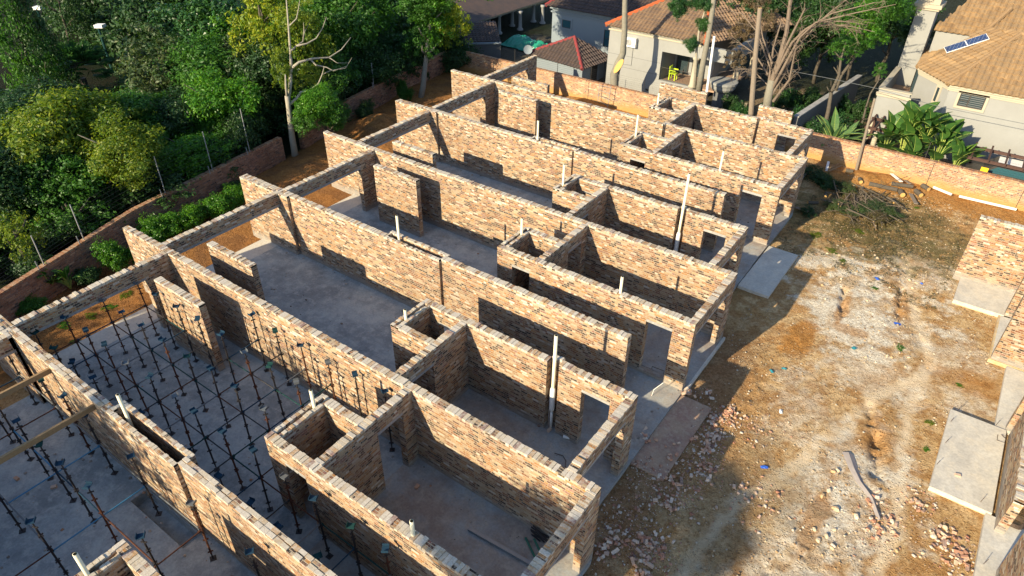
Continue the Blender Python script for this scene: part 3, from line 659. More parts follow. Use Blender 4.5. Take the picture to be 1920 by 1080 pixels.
# electric fence on the garden wall
def wall_at(y):
    pts = LEFTWALL+LEFTWALL2; return np.interp(y, [p[1] for p in pts], [p[0] for p in pts])
f = thing('electric_fence', 'wire security fence on thin metal posts above the dark red garden wall', 'fence', (-22.6, -10.8, 1.2))
posts = []
for y, z1 in ((-15.2, 2.45), (-12.6, 2.45), (-10.8, 2.75), (-6.65, 2.95), (-4.0, 3.1), (-1.65, 3.4), (8.9, 2.6)):
    x = float(wall_at(y))+.02; mb = MB(); mb.tube([(x, y, 1.0), (x-.02, y+.02, z1)], .022, 6)
    mb.tube([(x+.18, y-.25, 1.15), (x+.18, y-.27, 1.55)], .02, 5); mb.build('post', 'fence_post', f); posts.append((x, y, z1))
for k in range(9):
    mb = MB(); pts = [(x, y, 1.28+(z1-1.35)*k/8.5) for x, y, z1 in posts[:6]]; mb.tube(pts, .0035, 3); mb.build('wire_strand', 'frame_dark', f)
f = thing('electric_fence', 'thin wire security fence strands above the sunlit back wall', 'fence', (-13, BW, 1.2))
for x in (-26, -22, -18.6, -16.1, -12.4, 3.2, 7.7):
    mb = MB(); mb.tube([(x, BW+.16, .9), (x, BW+.16, 2.05)], .016, 5); mb.build('post', 'frame_dark', f)
for k in range(6):
    mb = MB(); z = 1.32+.12*k; mb.tube([(-26.8, BW+.16, z), (-8, BW+.16, z)], .003, 3); mb.tube([(-3, BW+.16, z), (9, BW+.16, z)], .003, 3); mb.build('wire_strand', 'frame_dark', f)

# ------------------------------------------------------------------ scaffold props
def make_prop(label, z1, body, head, rot, cups=True):
    t = thing('scaffold_prop', label, 'prop', (0, 0, 0))
    mb = MB(); mb.box(-.075, .075, -.075, .075, 0.004, .016); mb.tube([(0, 0, .01), (0, 0, .32)], .017, 6); mb.build('base_jack', 'prop_dark', t)
    mb = MB(); mb.tube([(0, 0, .22), (0, 0, z1-.3)], .0245, 7)
    for z in np.arange(.30, z1-.32, .5):
        for a in (0, 1):
            mb.obox((0, 0, z), (.065, 0, 0) if a else (.012, 0, 0), (0, .012, 0) if a else (0, .065, 0), (0, 0, .018))
    mb.build('standard', body, t)
    mb = MB(); mb.tube([(0, 0, z1-.32), (0, 0, z1-.01)], .017, 6, mi=1); mb.obox((0, 0, z1-.22), (.07, 0, 0), (0, .012, 0), (0, 0, .018), 1)
    c_, s__ = math.cos(rot), math.sin(rot); a = Vector((c_, s__, 0)); p_ = Vector((-s__, c_, 0))
    mb.obox((0, 0, z1), a*.09, p_*.075, (0, 0, .006))
    mb.obox(Vector((0, 0, z1+.035))+a*.088, a*.004, p_*.075, (0, 0, .035)); mb.obox(Vector((0, 0, z1+.035))-a*.088, a*.004, p_*.075, (0, 0, .035))
    mb.build('fork_head', [head, 'prop_dark'], t)
    return t
KINDS = [('prop_dark', 'prop_blue', 'dark steel scaffold prop with a blue fork head'), ('prop_rust', 'prop_blue', 'rusty scaffold prop with a blue fork head'), ('prop_dark', 'prop_teal', 'dark steel scaffold prop with a teal fork head'), ('prop_rust', 'prop_grey', 'rusty scaffold prop with a grey fork head')]
ROOM1 = 'in the grid of the propped room'
ROOM2 = 'under the planks of the nearest room'
protos = [make_prop(lb+' '+ROOM1, 2.34-.04*i, b_, h_, .4+.7*i) for i, (b_, h_, lb) in enumerate(KINDS)]
first = [True]*4
def put_prop(x, y, k, room, rz):
    lb = KINDS[k][2]+' '+(ROOM1 if room == 1 else ROOM2); gp = 'scaffold props in the propped room' if room == 1 else 'scaffold props in the nearest room'
    if first[k]:
        o = protos[k]; first[k] = False; o.location = (x, y, 0.0); o.rotation_euler = (R(rnd.uniform(-1, 1)), R(rnd.uniform(-1, 1)), rz); o['group'] = gp; o['label'] = lb
    else:
        o = dup(protos[k], (x, y, 0.0), rz, None, lb, gp)
PX = [-16.17+1.15*k for k in range(13)]
rows = {-10.72: range(4, 10), -11.83: range(0, 8), -13.0: range(0, 10), -14.15: range(0, 13), -15.12: range(0, 13)}
E_SET = set()
for y, ks in rows.items():
    for k in ks:
        x = PX[k]
        if y == -13.0 and x > -6.9: continue
        if y == -11.83 and x > -7.5: continue
        if y == -14.15 and -6.9 < x < -2: pass
        E_SET.add((k, y))
        r_ = rnd.random(); kk = 0 if r_ < .45 else 1 if r_ < .65 else 2 if r_ < .85 else 3
        put_prop(x+rnd.uniform(-.03, .03), y+rnd.uniform(-.03, .03), kk, 1, rnd.uniform(0, 6.28))
LG = 'scaffold ledgers in the propped room'
def ledger(a, b_, mat, label, group, r_=.019):
    mb = MB(); mb.tube([(0, 0, 0), Vector(b_)-Vector(a)], r_, 6); 
    d = (Vector(b_)-Vector(a)).normalized()
    for q in (Vector((0, 0, 0)), Vector(b_)-Vector(a)): mb.obox(q, d*.03, d.cross(Vector((0, 0, 1)))*.022, (0, 0, .03))
    o = mb.build('scaffold_ledger', mat, loc=a); tag(o, label, 'ledger', group); return o
yl = sorted(rows)
LC = {'prop_dark': 'black', 'prop_teal': 'teal', 'prop_blue': 'blue', 'prop_rust': 'rusty', 'prop_grey': 'bare grey', 'blue_tube': 'bright blue'}
for (k, y) in sorted(E_SET):
    if (k+1, y) in E_SET and y in (-11.83, -13.0, -14.15) and not (y == -11.83 and k in (3,)):
        m = rnd.choice(['prop_teal', 'prop_dark', 'prop_teal', 'prop_dark', 'prop_rust'])
        ledger((PX[k]+.03, y, 1.30), (PX[k+1]-.03, y, 1.30), m, LC[m]+' ledger tube running along the long walls of the propped room', LG)
    j = yl.index(y)
    if j+1 < len(yl) and (k, yl[j+1]) in E_SET:
        m = rnd.choice(['prop_teal', 'prop_dark', 'prop_dark', 'prop_blue', 'prop_rust', 'prop_grey'])
        ledger((PX[k], y+.03, 1.34), (PX[k], yl[j+1]-.03, 1.34), m, LC[m]+' ledger tube crossing between the prop rows of the propped room', LG)
# nearest room
for i, (x, y) in enumerate([(-16.1, -15.95), (-16.1, -17.1), (-13.9, -15.95), (-11.5, -15.95), (-9.25, -15.98), (-6.95, -15.92), (-13.9, -17.1), (-11.5, -17.1), (-9.25, -17.1), (-6.93, -17.07), (-13.9, -18.3), (-11.6, -18.35), (-9.25, -18.3), (-12.75, -15.95), (-12.75, -17.1), (-4.7, -15.9), (-3.3, -15.9), (-15.0, -17.1), (-10.4, -17.1)]):
    put_prop(x, y, [0, 1, 2, 0, 0, 3, 0, 2, 1, 0, 0, 0, 0, 1, 0, 0, 0, 2, 0][i], 2, .5+.3*(i % 3))
LG2 = 'scaffold ledgers in the nearest room'
for a, b_, m, lb in (((-16.1, -15.97, 1.25), (-9.3, -15.97, 1.22), 'prop_grey', 'long bare grey tube beside the foot of the passage wall'), ((-9.2, -15.97, 1.22), (-7, -15.94, 1.2), 'prop_grey', 'grey tube over the open floor trench'),
                     ((-13.9, -17.1, 1.2), (-11.6, -17.1, 1.2), 'blue_tube', 'bright blue tube under the second plank'), ((-11.5, -17.1, 1.2), (-9.3, -17.1, 1.2), 'prop_blue', 'dull blue tube just past the second plank'), ((-9.2, -17.1, 1.2), (-7, -17.08, 1.2), 'prop_rust', 'rusty tube ending near the nearest shower'),
                     ((-13.9, -18.3, 1.2), (-9.3, -18.3, 1.2), 'prop_grey', 'grey tube along the lower left edge of the photo'),
                     ((-13.9, -16, 1.16), (-13.9, -18.3, 1.16), 'prop_rust', 'dark red tube crossing beneath the upper plank'), ((-11.5, -16, 1.16), (-11.5, -18.3, 1.16), 'blue_tube', 'deep blue tube crossing before the second plank'),
                     ((-9.25, -16, 1.16), (-9.25, -18.3, 1.16), 'blue_tube', 'blue tube crossing to the corner of the floor trench'), ((-6.95, -15.98, 1.16), (-6.95, -17.1, 1.16), 'prop_rust', 'short rusty red tube at the end of the floor trench'), ((-9.25, -18.3, 1.18), (-9.25, -19.6, 1.18), 'prop_rust', 'dark red tube by the lowest cream pipe'), ((-16.1, -16, 1.16), (-16.1, -18.3, 1.16), 'prop_blue', 'blue tube at the far end of the nearest room')):
    ledger(a, b_, m, lb, LG2)
for a, b_, lb in (((-13.8, -15.62, 2.47), (-13.86, -19.4, 2.47), 'upper of two long planks resting from the passage wall onto props'), ((-11.43, -15.62, 2.47), (-11.5, -19.6, 2.47), 'lower of two long planks resting from the passage wall onto props')):
    mb = MB(); a = Vector(a); mb.beam((0, 0, 0), Vector(b_)-a, .075, .16); tag(mb.build('plank', 'timber', loc=a), lb, 'plank', 'planks over the nearest room')

# ------------------------------------------------------------------ loose site objects
def board(pa, pb, wd, ht, mat, name, label, cat, lift=0.0):
    a = Vector(pa); mb = MB(); mb.beam((0, 0, 0), Vector(pb)-a, wd, ht); return tag(mb.build(name, mat, loc=a), label, cat)
board((-2.3, -11.50, .06), (-.1, -11.36, .06), .10, .09, 'steel', 'steel_channel', 'long grey steel channel lying on the near bedroom floor', 'beam')
for i, (a, b_) in enumerate((((-1.05, -10.95, .03), (-.55, -11.25, .05)), ((-.9, -10.75, .05), (-.35, -11.1, .05)), ((-1.2, -10.7, .02), (-.75, -10.95, .02)))):
    pass
gp = 'green steel trestles'
for i, (x, y, lb) in enumerate(((-.95, -10.85, 'green steel tube leaning lowest in the heap by the near bedroom wall'), (-.72, -10.8, 'green steel tube lying over the dark heap by the near bedroom wall'))):
    mb = MB(); mb.tube([(0, 0, .05), (.5, -.32, .08)], .03, 7); tag(mb.build('steel_tube', 'green_steel', loc=(x, y, .02+.08*i)), lb, 'tube', gp)
mb = MB()
for i in range(14):
    a = rnd.uniform(0, 6.28); mb.tube([(math.cos(a)*.1, math.sin(a)*.05, .05+.02*i), (math.cos(a)*.1+rnd.uniform(.2, .5), math.sin(a)*.05+rnd.uniform(-.12, .1), .05+.015*i)], .022, 6)
tag(mb.build('fitting_heap', ['prop_dark'], loc=(-.85, -10.62, 0)), 'dark heap of scaffold fittings against the near bedroom wall', 'fittings')
mb = MB(); mb.pipe((0, 0, .06), (.26, .1, .06), .055, .045); p = at(1056, 818, 0.06); tag(mb.build('pipe_offcut', ['white_pvc', 'dark_gap'], loc=(p.x, p.y, .0)), 'short white pipe offcut on the dusty bedroom floor', 'pipe')
mb = MB(); mb.tube([(0, 0, 0), (.25, .05, .02), (.42, -.05, .0), (.5, -.22, .0), (.62, -.3, .01)], .012, 5); p = at(1040, 850, .01); tag(mb.build('cable', 'wire', loc=(p.x, p.y, .015)), 'thin cable curling on the bedroom floor near the pipe offcut', 'cable')
mb = MB(); mb.tube([(0, 0, 0), (0, .0, .12), (.42, .03, .12), (.42, .03, 0)], .012, 5); p = at(1222, 692, 0.15); tag(mb.build('rebar_loop', 'wire', loc=(p.x, p.y, .15)), 'bent steel bar standing on a door threshold', 'rebar')
mb = MB(); mb.tube([(0, 0, 0), (.02, .04, .25), (.25, .15, .6)], .010, 5); p = at(1222, 742, 0); tag(mb.build('conduit_stub', 'white_pvc', loc=(p.x, p.y, .0)), 'thin white conduit bending up from the passage floor', 'conduit')
# pipe laid along the back wall
for px0, py0, px1, py1, lb in ((1750, 352, 1784, 366, 'shorter white drain pipe lying at the foot of the back wall'), (1798, 369, 1905, 394, 'longer white drain pipe lying at the foot of the back wall')):
    a = at(px0, py0, 0.02); e = at(px1, py1, 0.02); mb = MB(); mb.pipe((0, 0, 0), e-a, .06, .05); tag(mb.build('drain_pipe', ['white_pvc', 'dark_gap'], loc=(a.x, a.y, .05)), lb, 'pipe', 'white drain pipes by the back wall')
# small bits of plastic
def rag(px, py, sx, sy, mat, label):
    p = at(px, py, -.1); mb = MB(); n = 7; grid = {}
    for i in range(n):
        for j in range(n):
            u, v = i/(n-1)-.5, j/(n-1)-.5; k_ = math.hypot(u, v)
            grid[i, j] = Vector((u*sx*(1-.5*abs(v)), v*sy, .02+.09*max(0, .6-k_)*rnd.random()+.01))
    for i in range(n-1):
        for j in range(n-1): mb.quad(grid[i, j], grid[i+1, j], grid[i+1, j+1], grid[i, j+1])
    z = gz(p.x, p.y); o = mb.build('plastic_bag', mat, loc=(p.x, p.y, z+.01)); o.rotation_euler.z = rnd.uniform(0, 6); tag(o, label, 'plastic bag')
rag(1683, 605, .32, .2, 'blue_bag', 'bright blue plastic bag on the pale rubble beside the washed-out crack')
rag(1644, 524, .25, .12, 'blue_bag', 'small blue plastic scrap at the upper edge of the pale rubble'); rag(1728, 531, .14, .1, 'blue_bag', 'tiny blue plastic scrap near the sunlit brick wall')
rag(1433, 876, .12, .22, 'blue_bag', 'small blue plastic scrap on the bare earth in the shade edge'); rag(1470, 691, .18, .1, 'teal_bag', 'right one of two teal plastic scraps on the tan earth'); rag(1446, 698, .2, .1, 'teal_bag', 'left one of two teal plastic scraps on the tan earth')
rag(1601, 653, .2, .14, 'teal_bag', 'teal plastic scrap beside the orange earth patch'); rag(1854, 959, .14, .14, 'teal_bag', 'teal plastic lump at the corner of the big pale slab')
rag(1104, 935, .35, .22, 'frame_dark', 'black plastic bag beside the near house front'); rag(1464, 772, .22, .1, 'white_paint', 'white block scrap lying alone on tan earth')
mb = MB(); P_ = [at(1590, 850, -.1), at(1600, 880, -.1), at(1612, 905, -.1), at(1634, 935, -.1), at(1650, 975, -.1)]
g0 = P_[0]; V_ = []
for k, p in enumerate(P_):
    wd = (.16, .13, .10, .07, .05)[k]; V_.append((p-g0+Vector((-wd, -.03, .03+gz(p.x, p.y)+.1)), p-g0+Vector((0, 0, .10+gz(p.x, p.y)+.1)), p-g0+Vector((wd, .03, .03+gz(p.x, p.y)+.1))))
for a, b_ in zip(V_[:-1], V_[1:]):
    mb.quad(a[0], a[1], b_[1], b_[0]); mb.quad(a[1], a[2], b_[2], b_[1])
tag(mb.build('plastic_sheet', 'damp_sheet', loc=(g0.x, g0.y, -.1)), 'long twisted grey plastic sheet trodden into the rubble', 'plastic sheet')

# bricks lying about
def rough_block(name, mat, sx, sy, sz, seed, chip=.22):
    r_ = random.Random(seed); mb = MB(); c = []
    for z in (-1, 1):
        for x, y in ((-1, -1), (1, -1), (1, 1), (-1, 1)):
            c.append(Vector((x*sx*(1-chip*r_.random()), y*sy*(1-chip*r_.random()), z*sz*(1-chip*.6*r_.random()))))
    mb.hexa(c); return mb.build(name, mat)
bp = [rough_block('loose_brick', 'loose_brick', .052+.018*(i % 3), .05, .036, i, .25) for i in range(8)]
used = [False]*8
def scatter_bricks(lst, label, group):
    for px, py, n, sx, sy, lv in lst:
        c = at(px, py, -.1)
        for _ in range(n):
            x = c.x+rnd.gauss(0, sx); y = c.y+rnd.gauss(0, sy); k = rnd.randrange(8)
            d = math.hypot((x-c.x)/sx, (y-c.y)/sy); z = lv if lv is not None else gz(x, y)
            z += .035+max(0, 1.2-d)*.07*rnd.random()*(n > 15)
            o = bp[k] if not used[k] else bp[k].copy()
            if used[k]: C.objects.link(o)
            used[k] = True
            o.location = (x, y, z); o.rotation_euler = (rnd.uniform(-.5, .5), rnd.uniform(-.5, .5), rnd.uniform(0, 6.28)); s__ = rnd.uniform(.5, 1.0); o.scale = (s__*rnd.uniform(.8, 1.6), s__, s__)
            tag(o, label, 'brick', group)
scatter_bricks([(1372, 771, 26, .16, .12, None), (1342, 790, 14, .10, .2, None), (1338, 820, 18, .10, .22, None), (1322, 850, 14, .12, .22, None), (1316, 880, 12, .12, .22, None), (1325, 905, 9, .14, .2, None)], 'broken brick in the long rubble strip beside the brown pad', 'bricks in the rubble strip by the brown pad')
scatter_bricks([(1208, 818, 10, .12, .12, -.055), (1258, 862, 5, .07, .09, -.03), (1230, 830, 4, .25, .15, -.03), (1285, 840, 5, .3, .3, -.03)], 'broken brick lying on the brown porch pad', 'bricks on the brown porch pad')
scatter_bricks([(1250, 898, 10, .18, .1, None), (1262, 945, 14, .2, .15, None), (1285, 915, 8, .2, .12, None)], 'broken brick in the sparse rubble just below the brown pad', 'bricks below the brown pad')
scatter_bricks([(1140, 1020, 20, .10, .22, None)], 'broken brick piled against the near house front pier', 'bricks by the near front pier')
scatter_bricks([(1218, 1015, 34, .2, .2, None), (1210, 1050, 14, .15, .12, None), (1195, 1070, 10, .2, .1, None)], 'broken brick in the shaded heap at the bottom edge', 'bricks in the bottom heap')
scatter_bricks([(1328, 735, 8, .12, .1, None), (1282, 737, 12, .15, .08, 0)], 'broken brick near the corner pier of the middle house', 'bricks by the middle corner pier')
scatter_bricks([(1722, 945, 9, .1, .12, None), (1775, 1010, 16, .16, .16, None), (1815, 1060, 14, .25, .1, None), (1790, 1035, 12, .2, .12, None), (1650, 985, 14, .12, .3, None), (1640, 940, 8, .1, .2, None), (1405, 930, 8, .3, .2, None)], 'sunlit broken brick scattered on the tan earth at lower right', 'sunlit bricks at lower right')
for px, py, lb in ((712//1, 0, ''),): pass
for (px, py, lb) in ((31, 897, 'upper of two bricks left on the nearest room floor'), (101, 913, 'lower of two bricks left on the nearest room floor'), (1796, 891, 'single brick lying on the big pale slab'), (782, 912, 'brick bit on the near bedroom floor'), (1006, 985, 'brick lying near the grey steel channel'), (1012, 796, 'brick bit beside the foot of the waste pipe'), (1030, 806, 'brick bit between the waste pipe and the pipe offcut'), (905, 448, 'brick at the foot of the wall beside the middle shower'), (1085, 800, 'brick left on the sill of the bedroom door')):
    p = at(px, py, .04); o = bp[1].copy(); C.objects.link(o); o.location = (p.x, p.y, .04); o.rotation_euler = (0, 0, rnd.uniform(0, 3)); o.scale = (1.2, 1, 1); tag(o, lb, 'brick')
# small brick fragments and dust lumps trodden in between
fr = np.random.default_rng(17); FX = []; FY = []
for px, py, n_, sx, sy in ((1355, 780, 160, .3, .3), (1335, 820, 160, .25, .4), (1318, 870, 200, .3, .5), (1255, 930, 220, .45, .35), (1210, 880, 120, .4, .3), (1140, 1010, 160, .2, .4), (1218, 1030, 300, .35, .35), (1180, 960, 160, .5, .4), (1290, 730, 70, .25, .2), (1730, 950, 90, .3, .4), (1790, 1035, 200, .4, .4), (1650, 980, 160, .3, .5), (1400, 800, 120, .5, .5), (1420, 930, 120, .5, .6)):
    c_ = at(px, py, -.1); FX.append(fr.normal(c_.x, sx, n_)); FY.append(fr.normal(c_.y, sy, n_))
FX = np.concatenate(FX); FY = np.concatenate(FY); k_ = FX > .12; FX = FX[k_]; FY = FY[k_]; n = len(FX)
b8 = np.array([(-1, -1, -.6), (1, -1, -.6), (1, 1, -.6), (-1, 1, -.6), (-.8, -.8, .6), (.8, -.8, .6), (.8, .8, .6), (-.8, .8, .6)])
fz = .010*np.exp(fr.gamma(1.5, .4, n)); fz = np.minimum(fz, .045); an = fr.uniform(0, 6.28, n); q = b8[None]*fr.uniform(.5, 1.3, (n, 8, 3))*fz[:, None, None]*np.array([1.3, .9, .7]); cs, sn = np.cos(an)[:, None], np.sin(an)[:, None]
gzf = np.where((FX > .045) & (FX < 1.08) & (FY > -6.95) & (FY < -3.46), -.055, height(FX, FY))
island_mat('brick_fragment', [(0, (0.46, 0.27, 0.18)), (0.3, (0.56, 0.42, 0.32)), (0.5, (0.36, 0.18, 0.12)), (0.65, (0.60, 0.51, 0.42)), (0.9, (0.25, 0.16, 0.13))])
o = np_mesh('brick_fragments', np.stack([q[..., 0]*cs-q[..., 1]*sn+FX[:, None], q[..., 0]*sn+q[..., 1]*cs+FY[:, None], q[..., 2]+gzf[:, None]+fz[:, None]*.3], -1).reshape(-1, 3), (np.arange(n)[:, None, None]*8+np.array([(4, 5, 6, 7), (0, 1, 5, 4), (1, 2, 6, 5), (2, 3, 7, 6), (3, 0, 4, 7)])[None]).reshape(-1, 4), 'brick_fragment'); o['kind'] = 'stuff'
# rocks
rk = []
for i in range(5):
    mb = MB(); bm_pts = []
    r_ = random.Random(50+i); n = 7
    rings = [(0, -.8), (1, -.35), (1.0, .2), (.55, .75)]
    for rr, zz in rings:
        for j in range(n):
            a = 6.283*j/n; q = rr*r_.uniform(.75, 1.15) if rr else .5; mb.v.append((math.cos(a)*q, math.sin(a)*q*.8, zz*r_.uniform(.8, 1.2)))
    for k in range(3):
        for j in range(n): mb.f.append((k*n+j, k*n+(j+1) % n, (k+1)*n+(j+1) % n, (k+1)*n+j)); mb.m.append(0)
    mb.f.append(tuple(3*n+j for j in range(n))); mb.m.append(0)
    rk.append(mb.build('stone', 'rock'))
usedr = [False]*5
def stones(lst, label, group, smin, smax):
    for px, py, n, sx, sy in lst:
        c = at(px, py, -.1)
        for _ in range(n):
            x = c.x+rnd.gauss(0, sx); y = c.y+rnd.gauss(0, sy); k = rnd.randrange(5); o = rk[k] if not usedr[k] else rk[k].copy()
            if usedr[k]: C.objects.link(o)
            usedr[k] = True; s__ = smin*(smax/smin)**(rnd.random()**1.8); o.location = (x, y, gz(x, y)+s__*.3); o.scale = (s__, s__*rnd.uniform(.7, 1), s__*rnd.uniform(.5, .8)); o.rotation_euler = (0, 0, rnd.uniform(0, 6)); tag(o, label, 'stone', group)
stones([(1740, 965, 8, .5, .6), (1640, 1010, 12, .5, .5), (1560, 900, 12, .5, .8), (1520, 1000, 8, .6, .5), (1730, 1040, 3, .2, .2)], 'pale stone on the rubble at the lower right', 'pale stones at lower right', .035, .10)
stones([(1700, 660, 24, .7, .9), (1600, 620, 16, .9, .9), (1830, 660, 9, .25, .25), (1760, 780, 9, .3, .3)], 'pale stone on the rubble beside the trodden path', 'pale stones by the path', .025, .07)
stones([(1640, 500, 36, 1.3, 1.2), (1720, 520, 16, .4, .7), (1560, 520, 14, .9, .9)], 'pale stone on the upper rubble near the cut branches', 'pale stones on the upper rubble', .03, .08)
# gravel and crumbs that nobody could count
G_V = []; G_F = []
rg = np.random.default_rng(3)
N = 15000
gxs = rg.uniform(.1, 9.0, N*2); gys = rg.uniform(-12, 16.5, N*2)
dens = .16+1.0*sstep(.46, .62, fbm(gxs*.6, gys*.6, 3, 21)) + .5*sstep(.5, .65, fbm(gxs*2, gys*2, 2, 23))
dens *= (1-.9*np.exp(-(segd(gxs, gys, PATH1)/.35)**2))*(1-.8*np.exp(-(segd(gxs, gys, PATH2)/.35)**2))
keep = rg.uniform(0, 1.5, N*2) < dens; gxs = gxs[keep][:N]; gys = gys[keep][:N]; N = len(gxs)
gzs = height(gxs, gys); sz = .007*np.exp(rg.gamma(1.3, .42, N)); sz = np.minimum(sz, .034)
base = np.array([(-1, -1, -.5), (1, -1, -.5), (1, 1, -.5), (-1, 1, -.5), (-.7, -.7, .6), (.7, -.7, .6), (.7, .7, .6), (-.7, .7, .6)])
ang = rg.uniform(0, 6.28, N); jit = rg.uniform(.6, 1.2, (N, 8, 3)); q = base[None]*jit*sz[:, None, None]
cs, sn = np.cos(ang)[:, None], np.sin(ang)[:, None]
gv = np.stack([q[..., 0]*cs-q[..., 1]*sn*.8+gxs[:, None], q[..., 0]*sn+q[..., 1]*cs*.8+gys[:, None], q[..., 2]+gzs[:, None]+sz[:, None]*.25], -1).reshape(-1, 3)
fi = np.array([(4, 5, 6, 7), (0, 1, 5, 4), (1, 2, 6, 5), (2, 3, 7, 6), (3, 0, 4, 7)])
gf = (np.arange(N)[:, None, None]*8+fi[None]).reshape(-1, 4)
o = np_mesh('gravel', gv, gf, 'gravel'); o['kind'] = 'stuff'

# mortar droppings and crumbs on the room floors
n = 5200; k_ = rg.integers(0, 7, n); cx_ = []; names_ = list(UNITS)
fx = np.zeros(n); fy = np.zeros(n)
for q_, nm in enumerate(names_):
    u = UNITS[nm]; m_ = k_ == q_; c_ = m_.sum(); lo, hi = min(u['P'], u['cp'])+.15, max(u['P'], u['cp'])-.15
    fx[m_] = u['xr']+rg.uniform(0, 1, c_)*(u['xo']-u['xr']); t_ = rg.uniform(0, 1, c_); e_ = rg.random(c_) < .55
    t_ = np.where(e_, np.where(rg.random(c_) < .5, t_**3, 1-t_**3), t_); fy[m_] = lo+t_*(hi-lo)
szf = np.minimum(.006*np.exp(rg.gamma(1.2, .5, n)), .04); ang = rg.uniform(0, 6.28, n); q = base[None]*rg.uniform(.5, 1.3, (n, 8, 3))*szf[:, None, None]; cs, sn = np.cos(ang)[:, None], np.sin(ang)[:, None]
gv = np.stack([q[..., 0]*cs-q[..., 1]*sn+fx[:, None], q[..., 0]*sn+q[..., 1]*cs+fy[:, None], q[..., 2]*.7+szf[:, None]*.3+.004], -1).reshape(-1, 3)
island_mat('floor_crumb', [(0, (0.34, 0.31, 0.27)), (0.35, (0.22, 0.19, 0.16)), (0.6, (0.40, 0.24, 0.15)), (0.8, (0.45, 0.40, 0.34)), (0.93, (0.12, 0.1, 0.09))])
o = np_mesh('mortar_crumbs', gv, (np.arange(n)[:, None, None]*8+fi[None]).reshape(-1, 4), 'floor_crumb'); o['kind'] = 'stuff'

# ------------------------------------------------------------------ brick buildings along the right edge
RB = thing('brick_building', 'sunlit pale brick house with concrete pads cut off by the right edge', 'house', (8, 8, 0))
p = at_y(1843, 394, 10.15); 
wall('end_wall', RB, 'x', 6.10, 12, 9.45, 9.68, z1=2.72)
slab('porch_slab', RB, 6.36, 8.3, 7.55, 9.45, 0.02, 'pale_concrete', -.13)
mb = MB(); mb.box(6.365, 8.3, 7.552, 9.44, -.4, -.13); mb.build('plinth', 'plinth_concrete', RB)
wall('front_beam', RB, 'y', 7.78, 9.45, 8.06, 8.29, z1=2.72, z0=2.2)
wall('front_pier', RB, 'y', 7.55, 7.85, 8.06, 8.29, z1=2.2, top=False)
wall('party_wall', RB, 'x', 7.95, 12, 4.52, 4.75, z1=2.72)
mb = MB(); mb.box(7.90, 12, 4.46, 7.6, -.5, -.02); mb.build('plinth', 'plinth_concrete', RB)
slab('porch_slab', RB, 7.96, 8.55, 4.76, 7.5, 0.0, 'pale_concrete', -.3)
slab('porch_slab', RB, 8.45, 9.4, .98, 4.4, -0.02, 'pale_concrete', -.4)
wall('party_wall', RB, 'x', 8.72, 12, 1.0, 1.23, z1=2.72)
slab('porch_slab', RB, 7.22, 8.75, -2.78, .93, 0.02, 'pale_concrete', -.13)
mb = MB(); mb.box(7.225, 8.75, -2.772, .92, -.4, -.13); mb.build('plinth', 'plinth_concrete', RB)
wall('front_wall', RB, 'y', -3.3, .95, 8.86, 9.09, z1=1.25)
slab('porch_slab', RB, 8.62, 9.6, -7, -2.8, -.03, 'pale_concrete', -.4)
wall('front_wall', RB, 'y', -9.0, -4.6, 9.05, 9.28, z1=1.9)
for i, (px, py) in enumerate(((1798, 765), (1868, 795), (1782, 790), (1772, 830), (1756, 870), (1838, 940), (1845, 1055))):
    p = at(px, py, 0.02); mb = MB(); mb.tube([(0, 0, -.1), (.03, -.02, .22)], .007, 4); tag(mb.build('starter_bar', 'wire', loc=(p.x, p.y, 0)), 'thin steel starter bar poking up at the edge of the right-hand slabs', 'rebar', 'starter bars of the right-hand slabs')
mb = MB(); P_ = [(0, 0, 0), (0, -.28, .01), (.38, -.24, .01), (.08, 0.04, .02), (.3, .0, .05), (.5, -.2, .02), (.75, -.28, .0)]
mb.tube(P_, .008, 5); p = at(1871, 815, .03); tag(mb.build('bent_wire', 'wire', loc=(p.x, p.y, .03)), 'bent wire loop lying on the big pale slab', 'wire')
mb = MB()
for i in range(5):
    pts = [(math.cos(t)*.28*(1-.05*i), math.sin(t)*.2, .04+.03*i+.02*math.sin(3*t)) for t in np.linspace(0, 6.2, 16)]; mb.tube(pts, .012, 5)
p = at(1895, 980, 0); tag(mb.build('wire_coil', 'wire', loc=(p.x, p.y, 0)), 'rusty coil of wire beside the low right-hand wall', 'wire coil')

